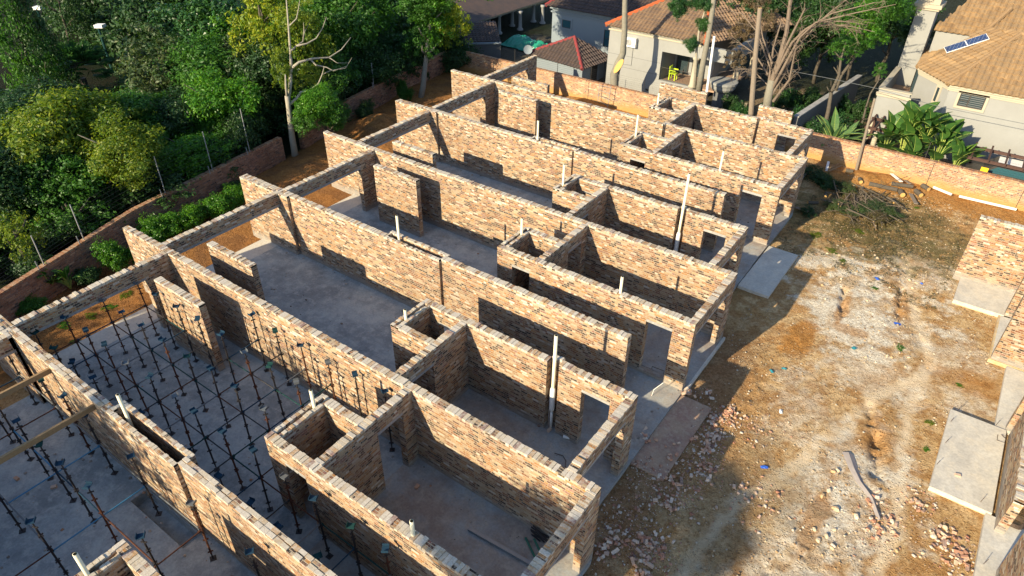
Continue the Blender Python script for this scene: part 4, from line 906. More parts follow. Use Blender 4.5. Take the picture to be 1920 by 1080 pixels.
# ------------------------------------------------------------------ neighbouring houses
def tiles(name, parent, A, Bp, poly, mat, cw=.30, rl=.36):
    """roof plane: A->Bp is the eave, poly its outline; rows of rounded tiles over a flat underlay"""
    A = Vector(A); ux = (Vector(Bp)-A).normalized(); poly = [Vector(p) for p in poly]
    nn = None
    for k in range(1, len(poly)-1):
        q = (poly[k]-poly[0]).cross(poly[k+1]-poly[0])
        if q.length > 1e-4: nn = q.normalized(); break
    if nn.z < 0: nn = -nn
    vy = nn.cross(ux)
    if vy.z < 0: vy = -vy
    pu = [((p-A).dot(ux), (p-A).dot(vy)) for p in poly]
    mb = MB(); mb.poly([p-nn*.03 for p in poly], 0)
    def inside(u, v):
        c_ = False; j = len(pu)-1
        for i in range(len(pu)):
            (xi, yi), (xj, yj) = pu[i], pu[j]
            if (yi > v) != (yj > v) and u < (xj-xi)*(v-yi)/(yj-yi)+xi: c_ = not c_
            j = i
        return c_
    u0 = min(p[0] for p in pu); u1 = max(p[0] for p in pu); v1 = max(p[1] for p in pu)
    prof = [(0, .0), (.12, .035), (.3, .055), (.5, .035), (.62, .005), (.82, -.008), (1, 0)]
    v = 0.0
    while v < v1:
        u = u0
        while u < u1:
            if inside(u+cw/2, v+rl/2) or inside(u+cw/2, v+rl*.15):
                i = len(mb.v); jz = rnd.uniform(-.004, .004)
                for a, z in prof:
                    p = A+ux*(u+a*cw); mb.v.append(tuple(p+vy*(v-.05)+nn*(z+.055+jz))); mb.v.append(tuple(p+vy*(v+rl)+nn*(z+.002+jz)))
                for k in range(len(prof)-1):
                    mb.f.append((i+2*k, i+2*k+2, i+2*k+3, i+2*k+1)); mb.m.append(0)
                for k in range(len(prof)-1):      # thick lower edge of each tile
                    j_ = len(mb.v); a0_, a1_ = Vector(mb.v[i+2*k]), Vector(mb.v[i+2*k+2]); mb.v += [tuple(a0_-nn*.045), tuple(a1_-nn*.045)]
                    mb.f.append((i+2*k, j_, j_+1, i+2*k+2)); mb.m.append(0)
            u += cw
        v += rl
    return mb.build(name, mat, parent, uv=False)
def ridge(name, parent, pts, r, mat):
    mb = MB()
    for a, b_ in zip(pts[:-1], pts[1:]):
        a = Vector(a); b_ = Vector(b_); L = (b_-a).length; n = max(1, int(L/.4))
        for k in range(n):
            mb.tube([a+(b_-a)*(k/n), a+(b_-a)*((k+1.05)/n)], [r*1.08, r*.94], 8)
    return mb.build(name, mat, parent, uv=False)
def box_part(name, parent, dims, mat):
    mb = MB(); mb.box(*dims); return mb.build(name, mat, parent)
def window(parent, x0, x1, z0, z1, y, mull=(), fr='cream_plaster', gl='window_glass', border=.12, hm=()):
    f_ = MB(); b_ = border
    f_.box(x0-b_, x1+b_, y-.05, y, z1, z1+b_); f_.box(x0-b_, x1+b_, y-.07, y, z0-b_, z0); f_.box(x0-b_, x0, y-.05, y, z0, z1); f_.box(x1, x1+b_, y-.05, y, z0, z1)
    w_ = f_.build('window', fr, parent)
    m = MB(); e = .045
    m.box(x0, x1, y-.03, y+.01, z1-e, z1); m.box(x0, x1, y-.03, y+.01, z0, z0+e); m.box(x0, x0+e, y-.03, y+.01, z0+e, z1-e); m.box(x1-e, x1, y-.03, y+.01, z0+e, z1-e)
    for q in mull: m.box(q-.03, q+.03, y-.03, y+.01, z0+e, z1-e)
    for (q0, q1, zz) in hm: m.box(q0, q1, y-.03, y+.01, zz-.02, zz+.02)
    m.build('frame', 'frame_dark', w_)
    g_ = MB(); g_.box(x0+.02, x1-.02, y-.012, y-.004, z0+.02, z1-.02); g_.build('pane', gl, w_)
    return w_
# --- right-hand house
RH = thing('plaster_house', 'grey plastered house with a tan tiled hip roof and solar panels at the upper right', 'house', (6, 25, 0))
Y0 = 22.0; EZ = 3.85
mb = MB(); mb.hexa([(2.95, Y0, -.3), (16, Y0, -.3), (16, 33, -.3), (2.95, 33, -.3), (2.95, Y0, EZ), (16, Y0, EZ), (16, 33, EZ), (2.95, 33, EZ)])
mb.hexa([(2.95, Y0+.001, -.3), (2.95, 30, -.3), (1.15, 30, -.3), (1.15, Y0+1.9, -.3), (2.95, Y0+.001, EZ), (2.95, 30, EZ), (1.15, 30, EZ), (1.15, Y0+1.9, EZ)])
mb.build('wall', 'house_plaster', RH)
mb = MB()
for k, (o_, z0, z1) in enumerate(((.10, EZ-.26, EZ-.13), (.18, EZ-.13, EZ-.02), (.05, EZ-.36, EZ-.26))):
    mb.box(2.85, 16, Y0-o_, Y0-.001, z0, z1)
    d = Vector((-1.8, 1.9, 0)).normalized(); n_ = Vector((-d.y, d.x, 0))*-1; n_ = Vector((-.726, -.688, 0))
    a = Vector((2.95, Y0, 0)); e = Vector((1.15, Y0+1.9, 0))
    mb.hexa([a+n_*.001+Vector((0, 0, z0)), a+n_*o_+Vector((0, 0, z0)), e+n_*o_+Vector((0, 0, z0)), e+n_*.001+Vector((0, 0, z0)), a+n_*.001+Vector((0, 0, z1)), a+n_*o_+Vector((0, 0, z1)), e+n_*o_+Vector((0, 0, z1)), e+n_*.001+Vector((0, 0, z1))])
mb.build('cornice', 'cream_plaster', RH)
window(RH, 3.50, 4.66, 2.82, 3.50, Y0, mull=(3.95,), hm=((3.5, 3.95, 3.12),))
mb = MB()          # white blind slats behind the glass of the window
for k in range(6): mb.box(3.56, 4.60, Y0-.018, Y0-.014, 2.89+.10*k, 2.925+.10*k)
mb.build('blind', 'prop_grey', RH)
a = Vector((2.45, Y0+.53, 0)); d = Vector((-.688, .726, 0)); n_ = Vector((-.726, -.688, 0))
mb = MB()
mb.obox(a+n_*.02+Vector((0, 0, 3.02)), d*.20, n_*.03, (0, 0, .52)); mb.build('window', 'cream_plaster', RH)
mb = MB(); mb.obox(a+n_*.04+Vector((0, 0, 3.02)), d*.08, n_*.03, (0, 0, .36)); mb.build('pane', 'window_glass', RH)
hip_l = (2.75, Y0-.25, EZ); apex = (4.95, 25.6, EZ+2.05)
back_l = (.95, Y0+1.85, EZ)
tiles('roof', RH, hip_l, (16, Y0-.25, EZ), [hip_l, (16, Y0-.25, EZ), (16, 25.6, EZ+2.05), apex], 'tan_tile')
tiles('roof', RH, back_l, hip_l, [back_l, hip_l, apex, (3.3, 26.9, EZ+1.55)], 'tan_tile')
tiles('roof', RH, (.75, 30, EZ+.05), back_l, [back_l, (3.3, 26.9, EZ+1.55), (3.9, 28.5, EZ+2.1), (1.0, 30.5, EZ+.05)], 'tan_tile')
tiles('roof', RH, (0.9, 26.6, EZ+1.4), (20, 26.6, EZ+1.4), [(0.9, 26.6, EZ+1.4), (20, 26.6, EZ+1.4), (20, 31.5, EZ+4.0), (2.8, 31.5, EZ+4.0)], 'tan_tile')
ridge('ridge_tile', RH, [hip_l, apex, (16, 25.6, EZ+2.08)], .12, 'tan_ridge'); ridge('ridge_tile', RH, [back_l, (3.3, 26.9, EZ+1.58)], .12, 'tan_ridge')
ridge('ridge_tile', RH, [(3.3, 26.9, EZ+1.6), (4.0, 28.6, EZ+2.6)], .13, 'tan_ridge'); ridge('ridge_tile', RH, [(5.6, 31.5, EZ+4.02), (20, 31.5, EZ+4.02)], .13, 'tan_ridge')
def solar(name, ctr, ax, ay, nn):
    ctr = Vector(ctr); mb = MB(); mb.obox(ctr, ax, ay, nn*.02); o = mb.build(name, 'white_paint', RH, uv=False)
    m2 = MB()
    for s__ in (-1, 1):
        c_ = ctr+ax*.5*s__+nn*.024; m2.quad(c_-ax*.475-ay*.93, c_+ax*.475-ay*.93, c_+ax*.475+ay*.93, c_-ax*.475+ay*.93)
    m2.build('cells', 'solar_cells', o); return o
lp = [Vector(back_l), Vector(hip_l), Vector(apex)]; nn = (lp[1]-lp[0]).cross(lp[2]-lp[0]).normalized(); nn = nn if nn.z > 0 else -nn
ed = (lp[1]-lp[0]).normalized()
def onleft(px, py):
    d_ = ray(px, py); t_ = (lp[0]-CAM).dot(nn)/d_.dot(nn); return CAM+d_*t_
q = [onleft(*p) for p in ((1770, 94), (1849, 66), (1856, 78), (1775, 102))]
ctr = sum(q, Vector())/4+nn*.12; ax = ((q[1]-q[0])+(q[2]-q[3]))/4; ay = ((q[3]-q[0])+(q[2]-q[1]))/4
solar('solar_panel', ctr, ax, ay, nn)
mb = MB(); mb.obox((7.2, 30.3, EZ+3.5), (1.6, 0, 0), (0, .42, .22), Vector((0, -.46, .88))*.02); o = mb.build('solar_panel', 'solar_cells', RH)
mb = MB(); mb.box(1.0, 3.4, 26.75, 31, 3.5, EZ+1.38); mb.build('wall', 'house_plaster', RH)
# chimney tower and left balcony
mb = MB(); mb.box(-.25, .75, 26.2, 27.4, -.3, 6.3); mb.build('chimney', 'house_plaster', RH)
mb = MB(); mb.box(-.36, .86, 26.09, 27.51, 6.3, 6.42); mb.box(-.45, .95, 26.0, 27.6, 6.42, 6.62); mb.box(-.3, .8, 26.15, 27.45, 6.62, 6.9); mb.build('chimney_cap', 'cream_plaster', RH)
mb = MB(); mb.box(-.25, 1.3, 21.6, 21.78, -.3, 3.02); mb.box(-.25, -.07, 21.78, 26.2, -.3, 3.02); mb.build('balcony_wall', 'house_plaster', RH)
mb = MB(); mb.box(-.3, 1.38, 21.52, 21.6, 2.66, 2.76); mb.box(-.33, 1.41, 21.49, 21.6, 2.76, 2.86); mb.box(-.31, 1.36, 21.54, 21.84, 3.02, 3.07); mb.box(-.31, -.03, 21.84, 26.2, 3.02, 3.07); mb.build('balcony_moulding', 'cream_plaster', RH)
mb = MB(); mb.box(-.06, 1.14, 21.79, 26, 2.0, 2.1); mb.build('balcony_floor', 'brown_pad', RH)
mb = MB(); mb.box(1.0, 1.14, 23.9, 26.0, 2.1, 3.75); mb.build('balcony_door', 'window_glass', RH)
mb = MB(); mb.tube([(-.05, 21.3, -.2), (-.05, 21.3, 1.3)], .17, 12); mb.tube([(.55, 19.6, -.2), (.55, 19.6, 1.35)], .13, 10); mb.build('column', 'cream_plaster', RH, smooth=True)
for x0, x1, y, z, lb in ((-.1, 1.5, 19.6, 1.45, 'short dark timber pergola left of the big banana clump'), (4.9, 9.5, 18.6, 1.45, 'dark timber pergola right of the big banana clump')):
    r = thing('pergola', lb, 'pergola', (x0, y, 0)); mb = MB(); mb.box(x0, x1, y-.05, y+.05, z, z+.14); mb.build('rail', 'pergola_wood', r); mb = MB(); mb.box(x0, x1, y+1.5, y+1.6, z, z+.14); mb.build('rail', 'pergola_wood', r)
    k = x0+.15
    while k < x1:
        mb = MB(); mb.box(k-.04, k+.04, y-.25, y+1.9, z+.143, z+.23); mb.build('rafter', 'pergola_wood', r); k += .72 if x1-x0 > 3 else .4
    for k in (x0+.2, x1-.2):
        mb = MB(); mb.box(k-.06, k+.06, y+1.48, y+1.62, -.2, z-.002); mb.build('post', 'pergola_wood', r)
t = thing('parked_car', 'dark parked car glimpsed under the right-hand pergola', 'car', (6.9, 19.6, 0))
mb = MB(); prof = [(-1.9, .35), (-1.9, .75), (-1.2, .85), (-.7, 1.28), (.7, 1.28), (1.2, .88), (1.95, .75), (1.95, .35)]
for a_, b_ in zip(prof, prof[1:]+prof[:1]):
    mb.quad((6.9+a_[0], 19.0, a_[1]), (6.9+b_[0], 19.0, b_[1]), (6.9+b_[0], 20.4, b_[1]), (6.9+a_[0], 20.4, a_[1]))
mb.poly([(6.9+a_, 19.0, z_) for a_, z_ in prof]); mb.poly([(6.9+a_, 20.4, z_) for a_, z_ in prof][::-1]); mb.build('body', 'frame_dark', t)
mb = MB(); mb.poly([(6.9+a_, 18.99, z_) for a_, z_ in ((-1.0, .88), (-.62, 1.22), (.62, 1.22), (1.0, .9))]); mb.build('side_window', 'blue_glass', t)
mb = MB(); mb.quad((6.22, 19.1, 1.30), (7.58, 19.1, 1.30), (7.58, 20.3, 1.30), (6.22, 20.3, 1.30)); mb.build('roof', 'white_paint', t)
for a_ in (-1.2, 1.25):
    for yy in (18.98, 20.42):
        mb = MB(); mb.tube([(6.9+a_, yy-.08, .3), (6.9+a_, yy+.08, .3)], .3, 14); mb.build('wheel', 'dark_gap', t)
# --- centre house
CH = thing('plaster_house', 'cream plastered house with orange ridge tiles and a lime chair on its verandah', 'house', (-13, 24, 0))
Yc = 21.4; Ec = 3.82
mb = MB(); mb.box(-16.83, -13.0, Yc, 27, -.5, Ec); mb.box(-13.0, -10.6, Yc, Yc+.3, 2.75, Ec); mb.box(-13.0, -10.6, Yc, Yc+.25, -.5, .95); mb.box(-13.0, -10.3, Yc+2.2, 27, -.5, Ec)
mb.build('wall', 'cream_plaster_lit', CH) if 'cream_plaster_lit' in MATS else mb.build('wall', 'house_plaster', CH)
mb = MB(); mb.box(-13.0, -9.6, Yc+.25, Yc+2.2, .80, .90); mb.box(-10.6, -8.9, Yc+.26, Yc+6, .80, .899); mb.build('verandah_floor', 'brown_pad', CH)
mb = MB(); mb.box(-16.9, -10.5, Yc-.08, Yc-.001, Ec-.34, Ec-.24); mb.box(-16.9, -10.5, Yc-.15, Yc-.001, Ec-.14, Ec-.02); mb.build('cornice', 'cream_plaster', CH)
for x, y in ((-10.75, Yc+.14), (-8.9, Yc+2.6), (-8.6, Yc+4.6)):
    mb = MB(); mb.tube([(x, y, .9), (x, y, 1.0), (x, y, 1.05), (x, y, 2.6), (x, y, 2.65), (x, y, 2.76)], [.24, .24, .19, .16, .22, .22], 14); mb.build('column', 'cream_plaster', CH, smooth=True)
mb = MB(); mb.box(-10.6, -8.5, Yc+.02, Yc+.28, 2.77, Ec-.3); mb.box(-8.78, -8.5, Yc+.28, Yc+6, 2.77, Ec-.3); mb.build('verandah_beam', 'house_plaster', CH)
for x0, x1 in ((-12.8, -12.0), (-11.7, -10.9)):
    mb = MB(); mb.box(x0, x1, Yc+2.16, Yc+2.199, .91, 2.7); o = mb.build('glass_door', 'window_glass', CH)
    for k in range(2):
        m = MB(); m.box(x0+k*(x1-x0)-.03, x0+k*(x1-x0)+.03, Yc+2.13, Yc+2.159, .91, 2.75); m.build('frame', 'frame_dark', o)
mb = MB()
for k in range(26): mb.tube([(-13+k*.098, Yc+.12, .95), (-13+k*.098, Yc+.12, 1.75)], .008, 4)
mb.tube([(-13, Yc+.12, 1.75), (-10.6, Yc+.12, 1.75)], .018, 5); mb.build('railing', 'frame_dark', CH)
mb = MB()          # rounded balcony planter
rings = [(.5, .95), (.66, 1.05), (.76, 1.2), (.80, 1.4), (.86, 1.45), (.86, 1.58), (.78, 1.60)]
for r_, z in rings:
    for j in range(20): a = math.pi*2*j/20; mb.v.append((-8.9+r_*math.cos(a), Yc+.5+r_*math.sin(a), z))
for k in range(len(rings)-1):
    for j in range(20): mb.f.append((20*k+j, 20*k+(j+1) % 20, 20*k+20+(j+1) % 20, 20*k+20+j)); mb.m.append(0)
mb.f.append(tuple(20*6+j for j in range(20))); mb.m.append(0); mb.build('round_balcony', 'house_plaster', CH, smooth=False)
mb = MB(); mb.tube([(-8.9, Yc+.5, -.4), (-8.9, Yc+.5, 1.02)], .5, 14); mb.build('balcony_base', 'dark_plaster', CH)
for k in range(7):
    mb = MB(); mb.box(-8.35+k*.22, -8.2+k*.22, Yc-.6, Yc-.56, -.2, .95); mb.build('picket', 'old_timber', CH)
e0 = (-17.0, Yc-.35, Ec); e1 = (-8.3, Yc-.35, Ec); ap = (-12.3, 26.2, Ec+2.5); ap2 = (-11.9, 26.2, Ec+2.5)
tiles('roof', CH, e0, e1, [e0, (-10.15, Yc-.35, Ec), ap], 'brown_tile', .24, .34)
tiles('roof', CH, (-10.15, Yc-.35, Ec), (-7.2, 27, Ec), [(-10.15, Yc-.35, Ec), (-7.2, 28, Ec), ap], 'brown_tile', .24, .34)
ridge('ridge_tile', CH, [e0, ap], .14, 'orange_ridge'); ridge('ridge_tile', CH, [(-10.15, Yc-.35, Ec), ap], .14, 'orange_ridge'); ridge('ridge_tile', CH, [ap, (-12.0, 30, Ec+2.5)], .14, 'orange_ridge')
mb = MB()          # air conditioner on the wall
a = at_y(1186, 78, Yc); mb.box(a.x-.36, a.x+.36, Yc-.30, Yc-.02, a.z-.28, a.z+.28); ac = mb.build('air_conditioner', 'white_paint', CH)
mb = MB(); mb.tube([(a.x-.1, Yc-.302, a.z), (a.x-.1, Yc-.316, a.z)], .20, 18); mb.build('fan_grille', 'lintel_concrete', ac)
mb = MB(); mb.tube([(a.x+.1, Yc-.02, a.z-.3), (a.x+.1, Yc-.02, a.z-1.5), (a.x-.7, Yc-.02, a.z-1.55), (a.x-.7, Yc-.02, .3)], .014, 5); mb.build('drain_tube', 'dark_plaster', ac)
for z in (2.0, 1.25):
    mb = MB(); mb.box(-16.83, -13, Yc-.004, Yc+.0, z, z+.018); mb.build('plaster_joint', 'dark_plaster', CH)
mb = MB(); a = at_y(1213, 168, Yc); mb.box(a.x-.1, a.x+.1, Yc-.03, Yc-.002, a.z-.06, a.z+.06); mb.build('vent', 'dark_gap', CH)
ch = thing('garden_chair', 'lime green plastic chair on the verandah of the cream house', 'chair', (-12.35, Yc+.75, .9))
bx_ = -12.35; by_ = Yc+.75
mb = MB(); mb.box(bx_-.22, bx_+.22, by_-.22, by_+.22, 1.30, 1.34); mb.build('seat', 'lime_plastic', ch)
mb = MB(); mb.box(bx_-.24, bx_-.20, by_-.2, by_+.22, 1.34, 1.76); mb.box(bx_-.24, bx_+.2, by_-.24, by_-.2, 1.5, 1.56); mb.box(bx_-.24, bx_+.2, by_+.2, by_+.24, 1.5, 1.56); mb.build('backrest', 'lime_plastic', ch)
for i in (-1, 1):
    for j in (-1, 1):
        mb = MB(); mb.box(bx_+i*.19-.025, bx_+i*.19+.025, by_+j*.19-.025, by_+j*.19+.025, .9, 1.3); mb.build('leg', 'lime_plastic', ch)
# left wing, its blue shade put into the plaster colour
LW = thing('plaster_house', 'blue grey shaded house wing with a dark tiled roof left of the big sawn trunk', 'house', (-21, 27, 0))
Yw = 25.6
mb = MB(); mb.box(-24.0, -16.84, Yw, 34, -.5, 3.2); mb.build('wall', 'blue_shade_plaster', LW)
mb = MB(); mb.box(-24.1, -16.84, Yw-.08, Yw-.001, 2.72, 2.82); mb.box(-24.15, -16.84, Yw-.14, Yw-.001, 2.98, 3.16); mb.build('cornice', 'blue_shade_plaster', LW)
c_ = [at_y(*p, Yw) for p in ((1055, 36), (1070, 54))]
window(LW, c_[0].x, c_[1].x, c_[1].z, c_[0].z, Yw, fr='blue_shade_plaster', gl='blue_glass')
c_ = [at_y(*p, Yw) for p in ((1134, 55), (1148, 90))]
window(LW, c_[0].x, c_[1].x+.2, c_[1].z, c_[0].z, Yw, fr='blue_shade_plaster', gl='blue_glass', hm=((c_[0].x, c_[1].x+.2, (c_[0].z+c_[1].z)/2),))
tiles('roof', LW, (-24.4, Yw-.35, 3.2), (-16, Yw-.35, 3.2), [(-24.4, Yw-.35, 3.2), (-16, Yw-.35, 3.2), (-16, 31, 6.0), (-21.5, 31, 6.0)], 'dark_tile', .24, .34)
ridge('ridge_tile', LW, [(-24.4, Yw-.35, 3.2), (-21.5, 31, 6.0)], .13, 'maroon_ridge')
GA = thing('garage', 'small outbuilding with a dark hip roof and maroon ridge tiles behind the back wall', 'outbuilding', (-19, 20, 0))
g0 = Vector((-21.9, 19.2, 1.55)); g1 = Vector((-17.45, 19.2, 1.30)); g2 = Vector((-16.95, 22.6, 1.30)); g3 = Vector((-21.6, 22.9, 1.55)); ga = Vector((-19.3, 21.1, 2.65))
mb = MB(); mb.box(-21.6, -17.6, 19.5, 22.5, -.4, 1.28); mb.build('wall', 'blue_shade_plaster', GA)
tiles('roof', GA, g0, g1, [g0, g1, ga], 'dark_tile', .24, .34); tiles('roof', GA, g1, g2, [g1, g2, ga], 'dark_tile', .24, .34)
mb = MB(); mb.poly([g0, ga, g3]); mb.poly([g3, ga, g2]); mb.build('roof', 'dark_tile', GA)
ridge('ridge_tile', GA, [g0, ga], .11, 'maroon_ridge'); ridge('ridge_tile', GA, [g1, ga], .11, 'maroon_ridge')
mb = MB(); mb.box(-17.60, -17.58, 20.6, 21.5, -.1, 1.1); mb.build('doorway', 'dark_gap', GA)
d_ = thing('satellite_dish', 'round blue grey satellite dish on the small outbuilding corner', 'dish', (-21.6, 19.1, 1.2))
mb = MB(); c_ = Vector((-21.63, 19.0, 1.88)); ax_ = Vector((.55, -.75, .35)).normalized(); u_ = ax_.cross(Vector((0, 0, 1))).normalized(); v_ = u_.cross(ax_)
for r_, o_ in ((0.01, -.09), (.16, -.07), (.30, 0)):
    for j in range(18): a = 2*math.pi*j/18; mb.v.append(tuple(c_+ax_*o_+u_*r_*math.cos(a)+v_*r_*math.sin(a)))
for k in range(2):
    for j in range(18): mb.f.append((18*k+j, 18*k+(j+1) % 18, 18*k+18+(j+1) % 18, 18*k+18+j)); mb.m.append(0)
mb.build('reflector', 'blue_shade_plaster', d_, smooth=True)
mb = MB(); mb.tube([c_-ax_*.09, (-21.55, 19.25, 1.5), (-21.5, 19.45, 1.2)], .02, 6); mb.build('mast', 'fence_post', d_)
# low shed and colonnade at the back left
SH = thing('low_shed', 'low shed with a dark lean-to roof behind the back corner of the boundary wall', 'shed', (-27, 21, 0))
a = Vector((-27.5, 19.0, 1.35)); e = Vector((-25.4, 21.0, 1.35)); nn_ = Vector((-.686, .727, 0))
mb = MB(); w0, w1 = a+Vector((.1, .15, 0)), e; d3 = nn_*3.0
mb.hexa([(w0.x, w0.y, -.4), (w1.x, w1.y, -.4), (w1.x+d3.x, w1.y+d3.y, -.4), (w0.x+d3.x, w0.y+d3.y, -.4), (w0.x, w0.y, 1.3), (w1.x, w1.y, 1.3), (w1.x+d3.x, w1.y+d3.y, 1.6), (w0.x+d3.x, w0.y+d3.y, 1.6)]); mb.build('wall', 'dark_plaster', SH)
tiles('roof', SH, a, e, [a-nn_*.2, e-nn_*.2, e+nn_*3.2+Vector((0, 0, .55)), a+nn_*3.2+Vector((0, 0, .55))], 'dark_tile', .24, .34)
mb = MB(); mb.beam(a-nn_*.25+Vector((0, 0, -.05)), e-nn_*.25+Vector((0, 0, -.05)), .12, .12); mb.build('gutter', 'blue_shade_plaster', SH)
PV = thing('colonnade', 'shaded pavilion with pale columns at the top edge beyond the low shed', 'pavilion', (-31, 29, 0))
ZT = at_x(936, 27, -29.77).z; q0 = at(868, 50, ZT); q1 = at(1026, 0, ZT); qn = Vector((-(q1-q0).y, (q1-q0).x, 0)).normalized(); print('pav', ZT, q0, q1)
for px, py in ((936, 62), (975, 55), (960, 48), (1000, 40), (1017, 43), (917, 57)):
    p = at(px, py, 0); mb = MB(); mb.tube([(p.x, p.y, -.3), (p.x, p.y, .05), (p.x, p.y, .15), (p.x, p.y, ZT-.22), (p.x, p.y, ZT-.15), (p.x, p.y, ZT)], [.26, .26, .15, .13, .2, .2], 12); mb.build('column', 'house_plaster', PV, smooth=True)
mb = MB(); mb.beam(q0+Vector((0, 0, .1)), q1+Vector((0, 0, .1)), .3, .22); mb.build('beam', 'cream_plaster', PV)
tiles('roof', PV, q0, q1, [q0-qn*.4+Vector((0, 0, .22)), q1-qn*.4+Vector((0, 0, .22)), q1+qn*4.5+Vector((0, 0, 2.0)), q0+qn*4.5+Vector((0, 0, 2.0))], 'dark_tile', .24, .34)
mb = MB(); s0 = q0+qn*3.5; s1 = q1+qn*3.5; mb.hexa([(s0.x, s0.y, -.3), (s1.x, s1.y, -.3), (s1.x-.2, s1.y, -.3), (s0.x-.2, s0.y, -.3), (s0.x, s0.y, 2.6), (s1.x, s1.y, 2.6), (s1.x-.2, s1.y, 2.6), (s0.x-.2, s0.y, 2.6)]); mb.build('back_wall', 'dark_plaster', PV)
for px, py, rx, ry, lb in ((978, 72, 1.5, 1.0, 'left of two crumpled green covers behind the back wall'), (1010, 82, 1.4, .8, 'right of two crumpled green covers behind the back wall')):
    p = at(px, py, .5); mb = MB(); n = 14; gr = {}
    for i in range(n+1):
        for j in range(n+1):
            u, v = i/n*2-1, j/n*2-1; r_ = math.hypot(u, v); gr[i, j] = Vector((p.x+u*rx, p.y+v*ry, max(0, .75*(1-r_**2.5))*(.75+.3*rnd.random())+.0))
    for i in range(n):
        for j in range(n): mb.quad(gr[i, j], gr[i+1, j], gr[i+1, j+1], gr[i, j+1])
    tag(mb.build('green_cover', 'green_cover', uv=False), lb, 'cover')
# poles
def pole(name, pts, rad, mat, label, cat, capm=None, n=10):
    mb = MB(); a = Vector(pts[0]); mb.tube([Vector(p)-a for p in pts], rad, n, 0, True, 1 if capm else None); return tag(mb.build(name, [mat, capm] if capm else mat, loc=a, smooth=False), label, cat)
pole('utility_pole', [(.41, BW-.32, -.2), (.18, BW-.20, 3.7)], [.075, .06], 'old_timber', 'leaning grey timber pole against the sunlit boundary wall', 'pole')
pole('white_pole', [(-8.36, BW-.05, 1.0), (-8.55, BW-.02, 5.2)], [.07, .07], 'white_paint', 'tall white pole behind the raised wall panel', 'pole')
pole('street_lamp', [(-45.5, 2.6, -.5), (-45.5, 2.6, 5.2)], [.1, .07], 'prop_teal', 'x', 'street lamp')
for o in [bpy.data.objects['street_lamp']]: bpy.data.objects.remove(o)
for px, py, pt, lb in ((210, 130, 50, 'right one of two street lamps among the dark garden trees'), (100, 100, 15, 'left one of two street lamps, beside the tall cypress')):
    b0 = at(px, py, 0); tp = at_x(px-25, pt, b0.x); L_ = Vector((b0.x, b0.y, -.3)); t = thing('street_lamp', lb, 'street lamp', L_)
    mb = MB(); mb.tube([(b0.x, b0.y, -.3), (b0.x, tp.y if False else b0.y, tp.z)], [.11, .08], 8); mb.build('post', 'prop_teal', t)
    mb = MB(); mb.obox((b0.x+.1, b0.y+.1, tp.z+.06), (.3, .12, .02), (-.1, .2, 0), (0, 0, .1)); mb.build('lamp_head', 'white_paint', t)
pole('cable', [at_y(1478, 132, 20), at_y(1560, 148, 20), at_y(1640, 165, 20), at_y(1760, 200, 20), at_y(1920, 232, 20)], .012, 'prop_grey', 'thin overhead cable strung past the right-hand house', 'cable', n=4)

# ------------------------------------------------------------------ vegetation
def leaf_cloud(seed, n_cl, per, spread, size, mode='broad', droop=0.0):
    """leaves (small folded blades) gathered in clumps through a unit crown"""
    g_ = np.random.default_rng(seed); cs_ = []
    while len(cs_) < n_cl:
        p = g_.normal(size=3); p /= np.linalg.norm(p)
        if mode == 'cone':
            t = g_.uniform(-1, 1); rr = (1-t)/2*.95+.08; a = g_.uniform(0, 6.283); r_ = rr*g_.uniform(.55, 1); cs_.append((r_*math.cos(a), r_*math.sin(a), t)); continue
        r_ = g_.uniform(.30, 1.0)**.55
        lump = .72+.42*math.sin(3.1*p[0]+seed)*math.cos(2.7*p[1]+seed*1.7)+.18*math.sin(5*p[2]+seed)
        lump = min(max(lump, .5), 1.1)
        if mode == 'dome' and p[2] < -.25: continue
        cs_.append(tuple(p*r_*lump))
    cs_ = np.array(cs_); csz = spread*g_.uniform(.6, 1.35, len(cs_))
    per_ = np.maximum(4, (per*g_.uniform(.5, 1.5, len(cs_))).astype(int)); idx = np.repeat(np.arange(len(cs_)), per_); n = len(idx)
    off = g_.normal(size=(n, 3)); off /= np.linalg.norm(off, axis=1)[:, None]; off *= (g_.uniform(0, 1, n)**.45)[:, None]
    off[:, 2] *= .75
    ctr = cs_[idx]+off*csz[idx][:, None]
    nor = off*.7+g_.normal(size=(n, 3))*.55+np.array([0, 0, .45])+ctr*.4; nor /= np.linalg.norm(nor, axis=1)[:, None]
    d = g_.normal(size=(n, 3)); d[:, 2] -= droop; d -= nor*(d*nor).sum(1)[:, None]; d /= np.linalg.norm(d, axis=1)[:, None]
    s_ = np.cross(nor, d); L = size*g_.uniform(.6, 1.4, n)[:, None]; W = L*g_.uniform(.34, .5, n)[:, None]
    v0 = ctr-d*L*.5; v2 = ctr+d*L*.5-nor*L*.12; v1 = ctr+s_*W*.5+nor*L*.05-d*L*.05; v3 = ctr-s_*W*.5+nor*L*.05-d*L*.05
    V = np.stack([v0, v1, v2, v3], 1).reshape(-1, 3); F = np.arange(n*4).reshape(-1, 4)
    return V, F
CROWN = {}
for nm, a in dict(broad=(1, 190, 74, .24, .080), broad2=(2, 230, 62, .21, .076), loose=(3, 110, 55, .20, .085), airy=(4, 80, 48, .19, .085, 'broad', .6), dome=(5, 170, 52, .20, .090, 'dome'), cone=(6, 260, 34, .13, .055, 'cone'), fine=(7, 270, 72, .19, .052)).items():
    V_, F_ = leaf_cloud(a[0], a[1], a[2], a[3], a[4], *(a[5:]))
    o = np_mesh('crown', V_, F_, 'leaf_mid'); CROWN[nm] = o.data; bpy.data.objects.remove(o)
